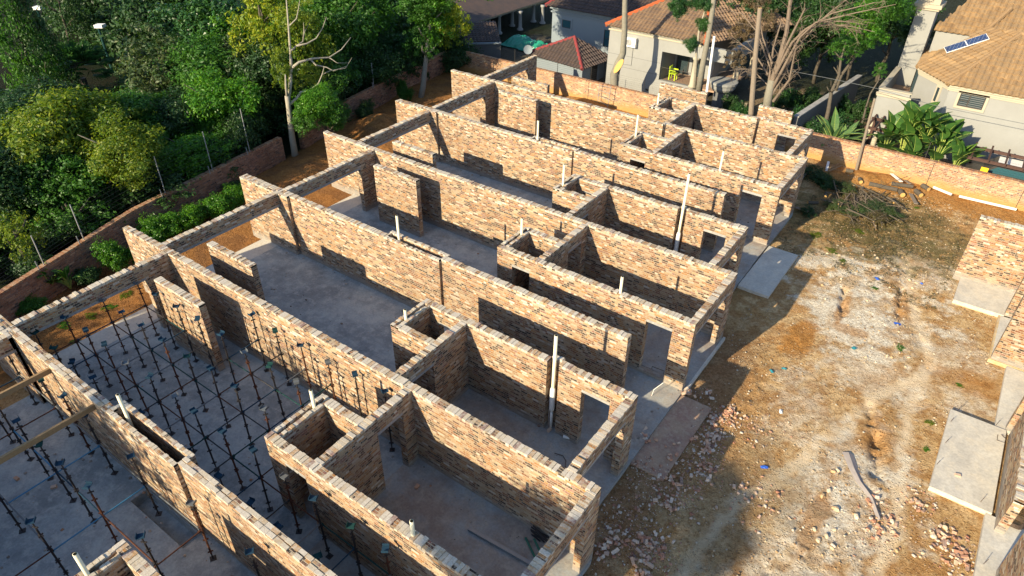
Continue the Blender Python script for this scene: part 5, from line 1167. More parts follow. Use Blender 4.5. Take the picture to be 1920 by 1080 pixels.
def crown(parent, shape, mat, c, r, rz, name='crown', ti=0):
    o = bpy.data.objects.new(name, CROWN[shape]); C.objects.link(o); o.parent = parent
    o.location = Vector(c)-WL[parent.name]; o.scale = r; o.rotation_euler = (ti, ti*.5, rz)
    o.material_slots[0].link = 'OBJECT'; o.material_slots[0].material = MATS[mat]; return o
def trunk(parent, base, top, r0, r1, seed, mat='bark', limbs=5, spread=1.5):
    r_ = random.Random(seed); mb = MB(); base = Vector(base); top = Vector(top); n = 6; pts = []
    for k in range(n+1):
        t = k/n; pts.append(base+(top-base)*t+Vector((r_.uniform(-1, 1), r_.uniform(-1, 1), 0))*.06*(top-base).length*(0 < k < n)*.5)
    mb.tube(pts, [r0*(1-t/n)+r1*t/n for t in range(n+1)], 8)
    for k in range(limbs):
        i = r_.randrange(2, n); s0 = pts[i]; a = r_.uniform(0, 6.28); L = spread*r_.uniform(.6, 1.1)
        m1 = s0+Vector((math.cos(a)*L*.5, math.sin(a)*L*.5, L*.35)); m2 = s0+Vector((math.cos(a+.3)*L, math.sin(a+.3)*L, L*.85))
        mb.tube([s0, m1, m2], [r1*1.3, r1*.9, r1*.35], 6)
    return mb.build('trunk', mat, parent, smooth=True, uv=False)
def tree(label, base, ctr, rad, shape, mat, seed, bark='bark', name='leafy_tree', r0=.14, extra=(), cat='tree', group=None):
    t = thing(name, label, cat, (base[0], base[1], -.1), group)
    top = Vector(ctr)+Vector((0, 0, rad[2]*.35)); trunk(t, (base[0], base[1], -.2), top, r0, r0*.3, seed, bark, 6, min(rad)*.7)
    crown(t, shape, mat, ctr, rad, seed*1.3, ti=.15*math.sin(seed))
    for k, (c_, r_, sh, m) in enumerate(extra): crown(t, sh, m, c_, r_, seed+k+2)
    return t
def pz(px, py, x): p = at_x(px, py, x); return p
# trees beyond the left boundary wall
p = pz(232, 285, -24.9); tree('yellow green tree with a thin forked trunk by the wire fence', (p.x+.2, p.y-.6), p, (2.5, 2.6, 2.0), 'fine', 'leaf_yellow', 11, 'grey_bark', extra=(((p.x-.2, p.y+1.0, p.z-.5), (1.7, 1.7, 1.3), 'fine', 'leaf_mid'), ((p.x+.4, p.y+.2, p.z-1.6), (1.9, 2.2, 1.2), 'loose', 'leaf_dark')))
p = pz(95, 250, -28); tree('olive green tree at the left edge below the cypress', (p.x, p.y), p, (2.4, 2.4, 2.0), 'broad', 'leaf_yellow', 12, extra=(((p.x+.6, p.y-1.2, p.z-1.2), (2.2, 2.2, 1.6), 'broad2', 'leaf_dark'),))
p = pz(410, 190, -27); tree('bright green bushy tree in the middle of the garden behind the wire fence', (p.x, p.y), p, (2.0, 2.1, 1.9), 'broad', 'leaf_bright', 13, extra=(((p.x+.4, p.y-.6, p.z-1.4), (1.7, 1.8, 1.5), 'broad2', 'leaf_mid'),))
p = pz(360, 290, -25.2); tree('lower bright green tree leaning over the wire fence', (p.x, p.y), p, (1.7, 1.8, 1.4), 'broad2', 'leaf_bright', 14, extra=(((p.x+.3, p.y+1.0, p.z-.6), (1.4, 1.5, 1.2), 'loose', 'leaf_dark'),))
p = pz(455, 250, -25.4); tree('dark green tree crowding the wall end left of the bare trunk', (p.x, p.y), p, (1.3, 1.6, 1.7), 'broad', 'leaf_dark', 15)
p = pz(305, 125, -33); tree('grey green tree with thin twiggy top in mid garden', (p.x, p.y), p, (2.6, 2.8, 2.4), 'loose', 'leaf_grey', 16, extra=(((p.x, p.y, p.z-1.4), (2.4, 2.6, 1.6), 'fine', 'leaf_grey'),))
p = pz(50, 95, -41); tree('tall dark cypress at the upper left corner', (p.x, p.y), (p.x, p.y, 3.9), (2.4, 2.4, 5.0), 'cone', 'leaf_mid', 17, name='cypress_tree', extra=(((p.x+.3, p.y+.5, 3.3), (2.2, 2.2, 4.4), 'cone', 'leaf_dark'),))
p = pz(120, 60, -50); tree('dark conifer behind the left street lamp', (p.x, p.y), (p.x, p.y+.5, 3.2), (2.6, 2.6, 4.2), 'cone', 'leaf_dark', 18, name='cypress_tree')
# fan palm
t = thing('fan_palm', 'round fan palm shrub below the right street lamp', 'palm', (*at(165, 175, 0).to_tuple()[:2], 0)); q = at(165, 175, 0); mb = MB()
for k in range(70):
    a = rnd.uniform(0, 6.28); el = rnd.uniform(.05, 1.35); d_ = Vector((math.cos(a)*math.cos(el), math.sin(a)*math.cos(el), math.sin(el))); s_ = d_.cross(Vector((0, 0, 1))).normalized(); c_ = Vector((q.x, q.y, 1.3))+d_*1.3
    for j in range(9):
        b_ = (j-4)*.2; dd = (d_*math.cos(b_)+s_*math.sin(b_)).normalized(); w_ = dd.cross(d_.cross(s_)).normalized()*.035
        mb.quad(c_-w_, c_+w_, c_+dd*.7+w_*.6+Vector((0, 0, -.06)), c_+dd*1.05+Vector((0, 0, -.3)))
mb.build('frond', 'leaf_deep', t, uv=False)
mb = MB(); mb.tube([(q.x, q.y, -.2), (q.x, q.y, 1.0)], .2, 8); mb.build('trunk', 'bark', t)
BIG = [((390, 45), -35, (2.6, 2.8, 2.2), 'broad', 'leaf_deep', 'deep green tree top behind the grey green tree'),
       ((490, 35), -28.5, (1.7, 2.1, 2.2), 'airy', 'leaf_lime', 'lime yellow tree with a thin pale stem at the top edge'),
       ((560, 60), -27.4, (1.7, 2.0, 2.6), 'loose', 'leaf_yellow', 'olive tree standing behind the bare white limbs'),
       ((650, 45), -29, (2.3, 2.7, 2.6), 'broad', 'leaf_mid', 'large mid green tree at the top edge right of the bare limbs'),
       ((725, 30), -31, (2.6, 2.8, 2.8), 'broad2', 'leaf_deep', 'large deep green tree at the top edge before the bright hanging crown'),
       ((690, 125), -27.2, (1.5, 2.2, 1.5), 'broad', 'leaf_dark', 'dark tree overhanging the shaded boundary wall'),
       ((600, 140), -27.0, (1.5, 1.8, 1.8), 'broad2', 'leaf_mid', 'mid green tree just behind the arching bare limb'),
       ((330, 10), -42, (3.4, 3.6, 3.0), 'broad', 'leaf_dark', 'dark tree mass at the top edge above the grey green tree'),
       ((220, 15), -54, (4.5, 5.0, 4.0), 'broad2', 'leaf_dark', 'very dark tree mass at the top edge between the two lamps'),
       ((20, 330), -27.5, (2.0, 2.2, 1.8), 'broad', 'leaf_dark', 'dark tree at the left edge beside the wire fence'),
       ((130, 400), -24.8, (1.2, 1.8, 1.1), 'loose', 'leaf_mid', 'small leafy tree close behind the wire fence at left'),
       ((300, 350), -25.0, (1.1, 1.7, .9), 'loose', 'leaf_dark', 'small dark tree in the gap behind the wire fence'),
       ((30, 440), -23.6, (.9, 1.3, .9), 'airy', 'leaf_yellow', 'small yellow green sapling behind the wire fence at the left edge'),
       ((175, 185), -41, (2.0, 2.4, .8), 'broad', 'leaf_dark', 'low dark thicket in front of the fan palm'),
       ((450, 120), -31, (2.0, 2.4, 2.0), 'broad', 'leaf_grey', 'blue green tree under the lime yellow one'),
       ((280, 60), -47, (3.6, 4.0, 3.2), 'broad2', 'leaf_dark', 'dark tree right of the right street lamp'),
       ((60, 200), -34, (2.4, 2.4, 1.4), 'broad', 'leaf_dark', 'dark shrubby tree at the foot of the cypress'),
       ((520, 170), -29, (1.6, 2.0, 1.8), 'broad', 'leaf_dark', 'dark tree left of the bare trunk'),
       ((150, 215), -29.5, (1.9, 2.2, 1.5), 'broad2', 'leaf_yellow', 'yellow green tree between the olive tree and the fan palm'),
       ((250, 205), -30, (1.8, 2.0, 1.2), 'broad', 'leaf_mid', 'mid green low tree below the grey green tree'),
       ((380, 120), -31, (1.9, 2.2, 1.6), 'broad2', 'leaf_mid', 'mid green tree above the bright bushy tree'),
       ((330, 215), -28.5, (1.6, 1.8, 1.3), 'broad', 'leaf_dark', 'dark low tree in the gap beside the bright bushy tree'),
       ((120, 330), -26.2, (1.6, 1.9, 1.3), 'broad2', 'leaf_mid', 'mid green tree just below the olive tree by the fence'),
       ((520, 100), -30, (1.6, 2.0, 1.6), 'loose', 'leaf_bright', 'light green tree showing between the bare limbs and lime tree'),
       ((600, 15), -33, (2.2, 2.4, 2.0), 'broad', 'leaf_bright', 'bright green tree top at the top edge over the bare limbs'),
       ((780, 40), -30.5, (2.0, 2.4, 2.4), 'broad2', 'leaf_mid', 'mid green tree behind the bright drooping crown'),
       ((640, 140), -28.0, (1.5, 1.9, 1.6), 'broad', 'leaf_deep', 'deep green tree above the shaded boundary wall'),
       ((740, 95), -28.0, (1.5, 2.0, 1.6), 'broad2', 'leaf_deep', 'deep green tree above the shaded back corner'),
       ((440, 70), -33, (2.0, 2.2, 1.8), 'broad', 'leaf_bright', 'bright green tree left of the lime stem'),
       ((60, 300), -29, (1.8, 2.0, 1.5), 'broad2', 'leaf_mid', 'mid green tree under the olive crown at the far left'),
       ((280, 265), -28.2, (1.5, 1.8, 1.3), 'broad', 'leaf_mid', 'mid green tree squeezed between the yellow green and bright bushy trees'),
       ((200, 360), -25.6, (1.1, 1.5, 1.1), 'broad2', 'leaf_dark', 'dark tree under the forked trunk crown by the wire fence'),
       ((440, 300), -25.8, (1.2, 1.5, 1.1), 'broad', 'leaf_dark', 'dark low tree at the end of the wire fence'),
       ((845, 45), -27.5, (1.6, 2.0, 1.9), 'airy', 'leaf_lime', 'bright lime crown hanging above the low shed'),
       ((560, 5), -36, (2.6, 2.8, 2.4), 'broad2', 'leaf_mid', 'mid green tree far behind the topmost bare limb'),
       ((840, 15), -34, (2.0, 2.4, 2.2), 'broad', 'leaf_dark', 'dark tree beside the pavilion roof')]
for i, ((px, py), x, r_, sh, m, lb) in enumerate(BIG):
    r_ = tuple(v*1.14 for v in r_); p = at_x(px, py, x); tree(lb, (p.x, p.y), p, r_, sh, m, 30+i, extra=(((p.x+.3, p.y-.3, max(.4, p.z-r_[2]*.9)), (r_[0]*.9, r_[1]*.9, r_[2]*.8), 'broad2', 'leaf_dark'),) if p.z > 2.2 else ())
# bright hanging crown at the back corner
bq = at(788, 186, -.1); p = at_x(815, 40, -25.2)
tree('bright yellow green tree with drooping crown in the back corner of the site', (bq.x, bq.y), (p.x, p.y, p.z+.2), (1.5, 1.9, 1.9), 'airy', 'leaf_bright', 61, 'grey_bark', r0=.2, extra=(((p.x+.3, p.y+.9, p.z+.2), (1.1, 1.3, 1.5), 'airy', 'leaf_lime'), ((p.x-.3, p.y-1.2, p.z-1.0), (1.3, 1.5, 1.6), 'airy', 'leaf_mid'), ((p.x, p.y-.8, p.z+1.2), (1.5, 1.9, 1.2), 'broad', 'leaf_mid'), ((-24.2, 13.4, 7.9), (3.0, 2.4, 2.2), 'broad', 'leaf_bright'), ((-21.2, 14.2, 8.6), (2.6, 2.2, 2.0), 'broad2', 'leaf_mid'), ((-22.6, 13.6, 8.3), (3.0, 2.4, 2.2), 'broad2', 'leaf_mid'), ((-20.6, 13.4, 8.2), (2.4, 2.0, 1.8), 'broad', 'leaf_mid')))  # highest crowns, out of view, are added to shade the left wing
p = at_x(770, 115, -26.5); tree('dark drooping tree hanging over the shaded back corner wall', (-27.3, p.y), p, (1.2, 1.6, 1.6), 'airy', 'leaf_dark', 62)
p = at_x(597, 190, -23.4); tree('leafy green tree inside the site right of the bare trunk', (p.x, p.y+.4), p, (1.15, 1.45, 1.25), 'broad2', 'leaf_bright', 63, extra=(((p.x+.1, p.y-.9, p.z-.7), (.9, 1.0, .9), 'loose', 'leaf_mid'), ((p.x+.1, p.y+.8, p.z-1.0), (1.0, 1.1, .9), 'broad', 'leaf_mid')))
# bare pale tree
X0 = -24.35
t = thing('bare_tree', 'pale barked tree with arching leafless limbs beside the gap in the garden wall', 'tree', (X0, 1.0, -.1)); mb = MB()
L_ = lambda pts, dx=0: [at_x(px, py, X0+dx*k/max(1, len(pts)-1)) for k, (px, py) in enumerate(pts)]
mb.tube(L_([(556, 308), (548, 260), (541, 200), (538, 180)]), [.20, .16, .13, .12], 9); mb.build('trunk', 'pale_bark', t, smooth=True, uv=False)
for pts, r0, r1, dx in (([(540, 190), (544, 160), (546, 125), (544, 90), (541, 50), (537, 0)], .11, .03, -.3), ([(539, 185), (536, 160), (535, 140)], .08, .03, .3), ([(548, 127), (560, 117), (585, 110), (617, 108), (640, 93), (658, 70)], .075, .015, .9), ([(583, 112), (592, 122), (612, 126), (625, 133), (650, 124)], .05, .012, 1.2),
                        ([(541, 197), (556, 185), (564, 173), (580, 170), (597, 157), (604, 140), (608, 125)], .085, .015, .8), ([(546, 95), (556, 86), (568, 78), (571, 60), (580, 42)], .05, .012, -.5), ([(556, 86), (575, 82), (593, 72), (605, 52), (612, 32)], .05, .012, .5), ([(543, 48), (556, 35), (560, 15), (562, 0)], .035, .012, .2),
                        ([(604, 140), (620, 132), (648, 128), (660, 108)], .03, .008, 1.0), ([(617, 108), (632, 118), (655, 118)], .03, .008, .6), ([(568, 78), (570, 55), (569, 42)], .03, .008, .1)):
    q_ = L_(pts, dx); n = len(q_); mb = MB(); mb.tube(q_, [r0+(r1-r0)*k/(n-1) for k in range(n)], 7); mb.build('limb', 'pale_bark', t, smooth=True, uv=False)
p = at_x(580, 140, X0-.5); crown(t, 'airy', 'leaf_yellow', p, (.9, 1.0, .8), 3.0); p = at_x(530, 130, X0-.4); crown(t, 'airy', 'leaf_yellow', p, (.7, .8, 1.6), 4.0); p = at_x(555, 30, X0-.7); crown(t, 'airy', 'leaf_yellow', p, (1.0, 1.3, 1.0), 5.0)
# shrubs at the foot of the garden wall
def shrub(label, pos, rad, shape, mat, seed, group=None):
    t = thing('garden_shrub', label, 'shrub', (pos[0], pos[1], -.1), group); mb = MB(); r_ = random.Random(seed)
    for k in range(6): mb.tube([(pos[0], pos[1], -.15), (pos[0]+r_.uniform(-.5, .5)*rad[0], pos[1]+r_.uniform(-.5, .5)*rad[1], rad[2]*.8)], [.02, .008], 5)
    mb.build('stem', 'bark', t, uv=False); crown(t, shape, mat, (pos[0], pos[1], rad[2]*.35), rad, seed*1.1, 'foliage'); return t
for k, (px, py) in enumerate(((295, 440), (330, 425), (365, 410), (400, 395), (435, 378))):
    p = at(px, py, .3); shrub(['first', 'second', 'third', 'fourth', 'last'][k]+' bright green bush counted from the left in the low row along the garden wall', (p.x, p.y), (.8, 1.0, .85), 'dome', 'leaf_bright', 70+k)
p = at(217, 486, .4); shrub('round glossy bright green bush at the end of the second party wall', (p.x, p.y), (.85, .85, 1.0), 'dome', 'leaf_bright', 76)
p = at(440, 352, .2); shrub('small dark bush at the right end of the garden wall', (p.x, p.y), (.6, .7, .45), 'dome', 'leaf_dark', 77)
p = at(165, 520, .2); shrub('dark low bush between the glossy bush and the big leafed plant', (p.x, p.y), (.7, .8, .5), 'dome', 'leaf_dark', 78)
p = at(50, 575, .2); shrub('dark low bush at the left edge under the garden wall', (p.x, p.y), (.7, .9, .45), 'dome', 'leaf_mid', 79)
p = at_x(682, 190, -25.0); shrub('dark bush against the shaded back garden wall', (p.x, p.y), (.6, .9, .9), 'dome', 'leaf_dark', 80)
p = at_x(755, 160, -25.3); shrub('bush with drooping leaves left of the corner tree trunk', (p.x, p.y), (.6, .8, 1.1), 'dome', 'leaf_mid', 81)
for k in range(26):
    px, py = rnd.uniform(0, 700), 0; y_ = rnd.uniform(-14, 17); x_ = float(wall_at(y_))-rnd.uniform(1.0, 7)
for i, (px, py) in enumerate(((60, 520), (100, 470), (170, 430), (250, 395), (300, 372), (390, 315), (470, 275), (520, 235))):
    p = at(px, py-20, .3); x_ = min(p.x, float(wall_at(p.y))-1.0); shrub('dark undergrowth bush behind the wire fence, number hidden in shade', (x_, p.y), (1.0, 1.2, .9), 'dome', 'leaf_dark', 90+i, 'undergrowth bushes behind the wire fence'); 
for o in bpy.data.objects:
    if o.get('group') == 'undergrowth bushes behind the wire fence': o['label'] = 'shadowy undergrowth bush close behind the wire fence'
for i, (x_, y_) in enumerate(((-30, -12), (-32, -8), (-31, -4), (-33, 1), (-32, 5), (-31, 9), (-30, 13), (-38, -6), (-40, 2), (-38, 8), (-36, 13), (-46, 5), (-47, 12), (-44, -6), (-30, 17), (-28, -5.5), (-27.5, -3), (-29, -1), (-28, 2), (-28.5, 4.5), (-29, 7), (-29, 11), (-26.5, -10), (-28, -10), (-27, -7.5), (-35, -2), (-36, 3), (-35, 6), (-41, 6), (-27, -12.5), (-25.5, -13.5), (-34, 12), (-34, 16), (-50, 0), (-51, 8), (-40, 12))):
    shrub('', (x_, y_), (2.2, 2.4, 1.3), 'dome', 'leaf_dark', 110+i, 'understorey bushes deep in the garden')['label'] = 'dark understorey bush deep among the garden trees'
# big-leafed plant (rosette of broad blades) helper
def blade(mb, base, az, L, el, bend, wd, mi=0, mid=1, fold=.25):
    pts = []; n = 7; d = Vector((math.cos(az), math.sin(az), 0)); s_ = Vector((-math.sin(az), math.cos(az), 0)); p = Vector(base); e = el
    for k in range(n+1):
        pts.append((p.copy(), e)); p = p+(d*math.cos(e)+Vector((0, 0, math.sin(e))))*(L/n); e -= bend/n
    for k in range(n):
        (p0, e0), (p1, e1) = pts[k], pts[k+1]; w0 = wd*math.sin(math.pi*min(1, (k+.02)/n)**.75)*.5; w1 = wd*math.sin(math.pi*min(.995, (k+1)/n)**.75)*.5
        n0 = (Vector((0, 0, math.cos(e0)))-d*math.sin(e0)); n1_ = (Vector((0, 0, math.cos(e1)))-d*math.sin(e1))
        for sg in (-1, 1):
            a = p0+s_*w0*sg+n0*w0*fold; b_ = p1+s_*w1*sg+n1_*w1*fold
            if sg > 0: mb.quad(p0, a, b_, p1, mi)
            else: mb.quad(a, p0, p1, b_, mi)
    mb.tube([q+Vector((0, 0, .004)) for q, _ in pts], [.016*(1-.8*k/n) for k in range(n+1)], 4, mid)
def leafy_clump(name, label, cat, plants, mat, seed, group=None):
    r_ = random.Random(seed); x, y = plants[0][:2]; t = thing(name, label, cat, (x, y, 0), group)
    for (x, y, n, L0, wd, hz, st) in plants:
        for k in range(n):
            az = r_.uniform(0, 6.28); el = r_.uniform(.55, 1.5); L = L0*r_.uniform(.75, 1.15); mb = MB()
            h0 = hz*r_.uniform(.35, 1.0); d = Vector((math.cos(az), math.sin(az), 0)); b0 = Vector((x, y, 0)); p1 = b0+d*(st*.25*math.cos(el))+Vector((0, 0, h0))
            mb.tube([b0, b0*.5+p1*.5+Vector((0, 0, .05)), p1], [.03, .025, .016], 5, 1); blade(mb, p1, az+r_.uniform(-.3, .3), L, el, r_.uniform(.3, 1.1), wd*r_.uniform(.8, 1.15))
            mb.build('leaf', [mat, 'midrib'], t, uv=False)
    return t
cx = at_y(1690, 300, 19.3)
leafy_clump('banana_plant', 'big clump of broad banana-like leaves in front of the grey house wall', 'banana plant', [(1.2, 19.3, 16, 1.2, .78, 1.7, 1.4), (2.0, 19.6, 19, 1.35, .82, 2.4, 1.4), (2.8, 19.7, 17, 1.35, .82, 2.5, 1.4), (3.6, 19.5, 17, 1.3, .78, 2.0, 1.4), (4.5, 19.2, 15, 1.25, .74, 1.5, 1.4), (2.6, 18.9, 14, 1.1, .72, 1.2, 1.4)], 'banana_leaf', 5)
leafy_clump('banana_plant', 'smaller blue green plant with long upright leaves left of the timber pole', 'banana plant', [(-1.35, 18.95, 13, 1.75, .40, .9, 1.0), (-.9, 19.0, 7, 1.4, .36, .7, 1)], 'banana_blue', 9)
p = at(95, 535, .3); leafy_clump('big_leaf_plant', 'drooping big-leafed green plant under the left garden wall', 'plant', [(p.x, p.y, 26, .42, .26, .95, 1.2), (p.x+.3, p.y+.5, 16, .4, .24, .75, 1.2)], 'leaf_mid', 4)
# sawn trunk against the back wall
t = thing('sawn_tree', 'tall trunk with a big pale saw cut behind the back wall, ladder beside it', 'tree', (-14.4, 18.2, 0)); yy = 18.25
mb = MB(); pts = [at_y(px, py, yy) for px, py in ((1150, 200), (1152, 165), (1152, 140), (1160, 118), (1168, 100), (1171, 60), (1172, 0), (1174, -60))]; mb.tube(pts, [.27, .25, .27, .24, .19, .17, .155, .14], 12); mb.build('trunk', 'grey_bark', t, smooth=True, uv=False)
mb = MB(); pts = [at_y(1152, 172, yy-.05), at_y(1138, 160, yy-.15)]; mb.tube(pts, [.17, .15], 10, 0, True, 1); mb.build('stub', ['grey_bark', 'cut_wood'], t, uv=False)
mb = MB(); c_ = at_y(1160, 124, yy-.24); u_ = (at_y(1169, 112, yy-.22)-at_y(1152, 138, yy-.26))*.5; n_ = Vector((.2, -.9, .25)).normalized(); v_ = u_.cross(n_).normalized()*.17
i = len(mb.v)
for j in range(18): a = 2*math.pi*j/18; mb.v.append(tuple(c_+u_*math.cos(a)+v_*math.sin(a)+n_*.03))
mb.f.append(tuple(range(18))); mb.m.append(0)
for j in range(18): mb.v.append(tuple(Vector(mb.v[j])*1.0-n_*.12))
for j in range(18): mb.f.append((j, (j+1) % 18, 18+(j+1) % 18, 18+j)); mb.m.append(1)
mb.build('saw_cut', ['cut_wood', 'grey_bark'], t, uv=False)
t = thing('step_ladder', 'pale metal step ladder standing by the sawn trunk', 'ladder', (-14.6, 17.5, 0)); y_ = 17.45
a0, a1, b0_, b1_ = at_y(1121, 190, y_), at_y(1124, 157, y_), at_y(1139, 203, y_-.2), at_y(1146, 160, y_-.2)
for a, b_ in ((a0, a1), (b0_, b1_)): mb = MB(); mb.tube([a, b_], .02, 6); mb.build('stile', 'fence_post', t)
for k in range(4): mb = MB(); f_ = .1+.27*k; mb.tube([a0+(a1-a0)*f_, b0_+(b1_-b0_)*f_], .014, 5); mb.build('rung', 'fence_post', t)
# ivy trunk and timber pole in front of the cream house
t = thing('ivy_tree', 'leaning trunk with ivy clumps in front of the cream verandah', 'tree', (-9.4, 19, 0)); yy = 19
mb = MB(); mb.tube([at_y(px, py, yy) for px, py in ((1308, 185), (1318, 120), (1328, 70), (1336, 20), (1342, -40))], [.20, .17, .15, .14, .12], 10); mb.build('trunk', 'grey_bark', t, smooth=True, uv=False)
mb = MB(); mb.tube([at_y(px, py, yy+.3) for px, py in ((1303, 165), (1306, 95), (1312, 50), (1322, 20))], [.09, .08, .06, .04], 8); mb.build('trunk', 'pale_bark', t, smooth=True, uv=False)
for px, py, r_ in ((1297, 82, .55), (1320, 45, .5), (1275, 10, .8), (1310, 0, .6), (1330, 8, .5)): crown(t, 'broad', 'leaf_deep', at_y(px, py, yy+.1), (r_, r_, r_), px, 'ivy')
pole('tree_pole', [at_y(1408, 214, 18.6), at_y(1416, 110, 18.6), at_y(1425, 15, 18.6)], [.15, .13, .12], 'old_timber', 'straight bare pole trunk sawn flat at the top, left of the bare branches', 'tree', 'cut_wood')
# bare fanning tree and dry creeper
t = thing('bare_tree', 'bare brown tree with fanning cut branches near the dark grey wall', 'tree', (-5.6, 19.6, 0)); yy = 19.7
mb = MB(); mb.tube([at_y(px, py, yy) for px, py in ((1436, 215), (1440, 185), (1447, 150))], [.27, .24, .2], 10); mb.build('trunk', 'grey_bark', t, smooth=True, uv=False)
def limb(pts, r0, r1, dy, seed, twigs=8):
    r_ = random.Random(seed); q_ = [at_y(px, py, yy+dy*k/max(1, len(pts)-1)) for k, (px, py) in enumerate(pts)]; n = len(q_); mb = MB(); rr = [r0+(r1-r0)*k/(n-1) for k in range(n)]; mb.tube(q_, rr, 7)
    for k in range(twigs):
        i = r_.randrange(max(1, n//3), n); f_ = r_.random(); b0 = q_[i-1]+(q_[i]-q_[i-1])*f_; d = (q_[i]-q_[i-1]).normalized()
        L = r_.uniform(.4, 1.3); a = Vector((r_.uniform(-1, 1), r_.uniform(-1, 1), r_.uniform(-.8, .5))); m1 = b0+(d*.6+a*.5)*L*.5; m2 = b0+(d*.7+a*.75)*L+Vector((0, 0, -.12*L)); mb.tube([b0, m1, m2], [.016, .011, .005], 4, cap=False)
        for _ in range(3):
            f2 = r_.random(); c0 = m1+(m2-m1)*f2; mb.tube([c0, c0+Vector((r_.uniform(-.35, .35), r_.uniform(-.35, .35), r_.uniform(-.45, .15)))], [.008, .004], 3, cap=False)
    return mb.build('branch', 'twig', t, uv=False)
for i, (pts, r0, r1, dy) in enumerate((([(1445, 160), (1462, 110), (1475, 60), (1482, 0)], .16, .09, .3), ([(1446, 160), (1470, 95), (1495, 45), (1510, 15)], .10, .03, -.4), ([(1448, 150), (1485, 80), (1510, 55), (1560, 25), (1640, 5)], .09, .015, -.8), ([(1446, 170), (1478, 110), (1500, 70), (1530, 42), (1600, 25), (1680, 8)], .09, .012, -1.2), ([(1446, 180), (1470, 140), (1490, 95), (1520, 60), (1540, 30)], .08, .02, .8),
                                           ([(1450, 190), (1480, 150), (1492, 90)], .09, .03, -.6), ([(1442, 150), (1450, 90), (1465, 40)], .07, .03, .8), ([(1448, 120), (1430, 70), (1422, 20)], .06, .015, .6), ([(1500, 60), (1550, 45), (1600, 50), (1640, 60)], .04, .01, -.9), ([(1440, 140), (1415, 100), (1385, 80)], .05, .01, .5), ([(1530, 42), (1580, 40), (1620, 45)], .03, .008, -1.4), ([(1445, 130), (1420, 60), (1390, 25), (1360, 20)], .05, .012, .9), ([(1480, 90), (1560, 20), (1600, -10)], .05, .015, -.3), ([(1440, 160), (1410, 130), (1380, 130)], .04, .01, .4))):
    limb(pts, r0, r1, dy, 200+i, 16)
for px, py, r_ in ((1390, 55, .9), (1380, 110, .8), (1440, 40, .8), (1420, 0, .9)): crown(t, 'airy', 'leaf_dry', at_y(px, py, yy+1.2), (r_, r_*.7, r_), px*.1, 'dry_foliage')
p = at_y(1625, 55, 23.5); tree('fresh green tree between the bare branches and the tan roofed house', (p.x-.8, p.y), p, (1.5, 1.5, 1.2), 'loose', 'leaf_bright', 140, extra=(((p.x+.4, p.y+1.5, p.z+1.2), (1.7, 1.7, 1.3), 'loose', 'leaf_bright'), ((p.x-1.2, p.y+.6, p.z+.2), (1.0, 1.0, .8), 'airy', 'leaf_mid'), (at_y(1660, 12, 23.4), (1.2, 1.2, 1.1), 'broad', 'leaf_mid'), (at_y(1672, -40, 23.6), (1.5, 1.3, 1.3), 'broad2', 'leaf_bright')))
p = at_y(1560, 170, 20.4); t = tree('dark twin trunk standing by the grey wall under the green tree', (p.x+.1, 20.4), at_y(1585, 85, 22), (1.2, 1.2, .7), 'airy', 'leaf_mid', 141, r0=.15)
p = at_y(1650, 130, 21.0); tree('drooping palm like shrub beside the balcony of the tan roofed house', (p.x, 21.0), p, (.45, .45, .5), 'airy', 'leaf_mid', 142, r0=.08, cat='shrub', name='garden_shrub')
for i, (px, py, y_, r_, m, lb) in enumerate(((1560, 30, 30, 2.6, 'leaf_dark', 'dark tree mass behind the bare branches'), (1400, 10, 27, 2.2, 'leaf_dark', 'dark tree mass behind the straight bare pole'), (1330, -20, 28, 1.8, 'leaf_dark', 'dark crown above the cream house roof'), (1690, 10, 33, 2.2, 'leaf_dark', 'dark tree mass beside the chimney'), (1620, 40, 31, 2.4, 'leaf_dark', 'dark tree mass directly behind the fresh green tree'), (1500, 60, 29, 2.0, 'leaf_dark', 'low dark tree mass in the middle of the bare branches'), (1460, 10, 34, 2.6, 'leaf_dark', 'far dark tree mass above the bare brown trunk'), (1590, -10, 36, 3.0, 'leaf_dark', 'farthest dark tree mass above the fresh green tree'), (1720, 60, 30, 1.2, 'leaf_dark', 'small dark tree between the chimney and the balcony'))):
    p = at_y(px, py, y_); tree(lb, (p.x, p.y), (p.x, p.y, max(p.z, 1.5)), (r_, r_, r_), 'broad', m, 150+i)
for i, (px, py, y_) in enumerate(((1520, 150, 21), (1555, 120, 23.5), (1600, 110, 25), (1640, 120, 24.5), (1530, 195, 19.3), (1610, 195, 20.2), (1395, 195, 19.2), (1385, 160, 20.5), (1500, 110, 24), (1540, 100, 25), (1590, 165, 21.5), (1470, 120, 22))):
    p = at_y(px, py, y_); shrub('', (p.x, p.y), (.9, .9, 1.1), 'dome', ('leaf_deep', 'leaf_dark')[i % 2], 160+i, 'dark bushes around the bare brown tree')['label'] = 'dark bush among the trunks around the bare brown tree'
# trees behind the camera that throw the dappled shade on the nearest room and the lower right
for i, (c_, r_) in enumerate((((-15.0, -31.0, 7.4), (5.0, 2.6, 2.9)), ((-2.6, -27.5, 8.9), (2.9, 2.3, 1.0)), ((-22, -30, 6), (4, 3, 3)))):
    tree(('broad tree south of the row shading the nearest room', 'slim tree south of the row shading the lower right earth', 'tree south of the row beyond the left edge')[i], (c_[0], c_[1]), c_, r_, ('loose', 'broad', 'loose')[i], 'leaf_mid', 170+i, r0=.2)
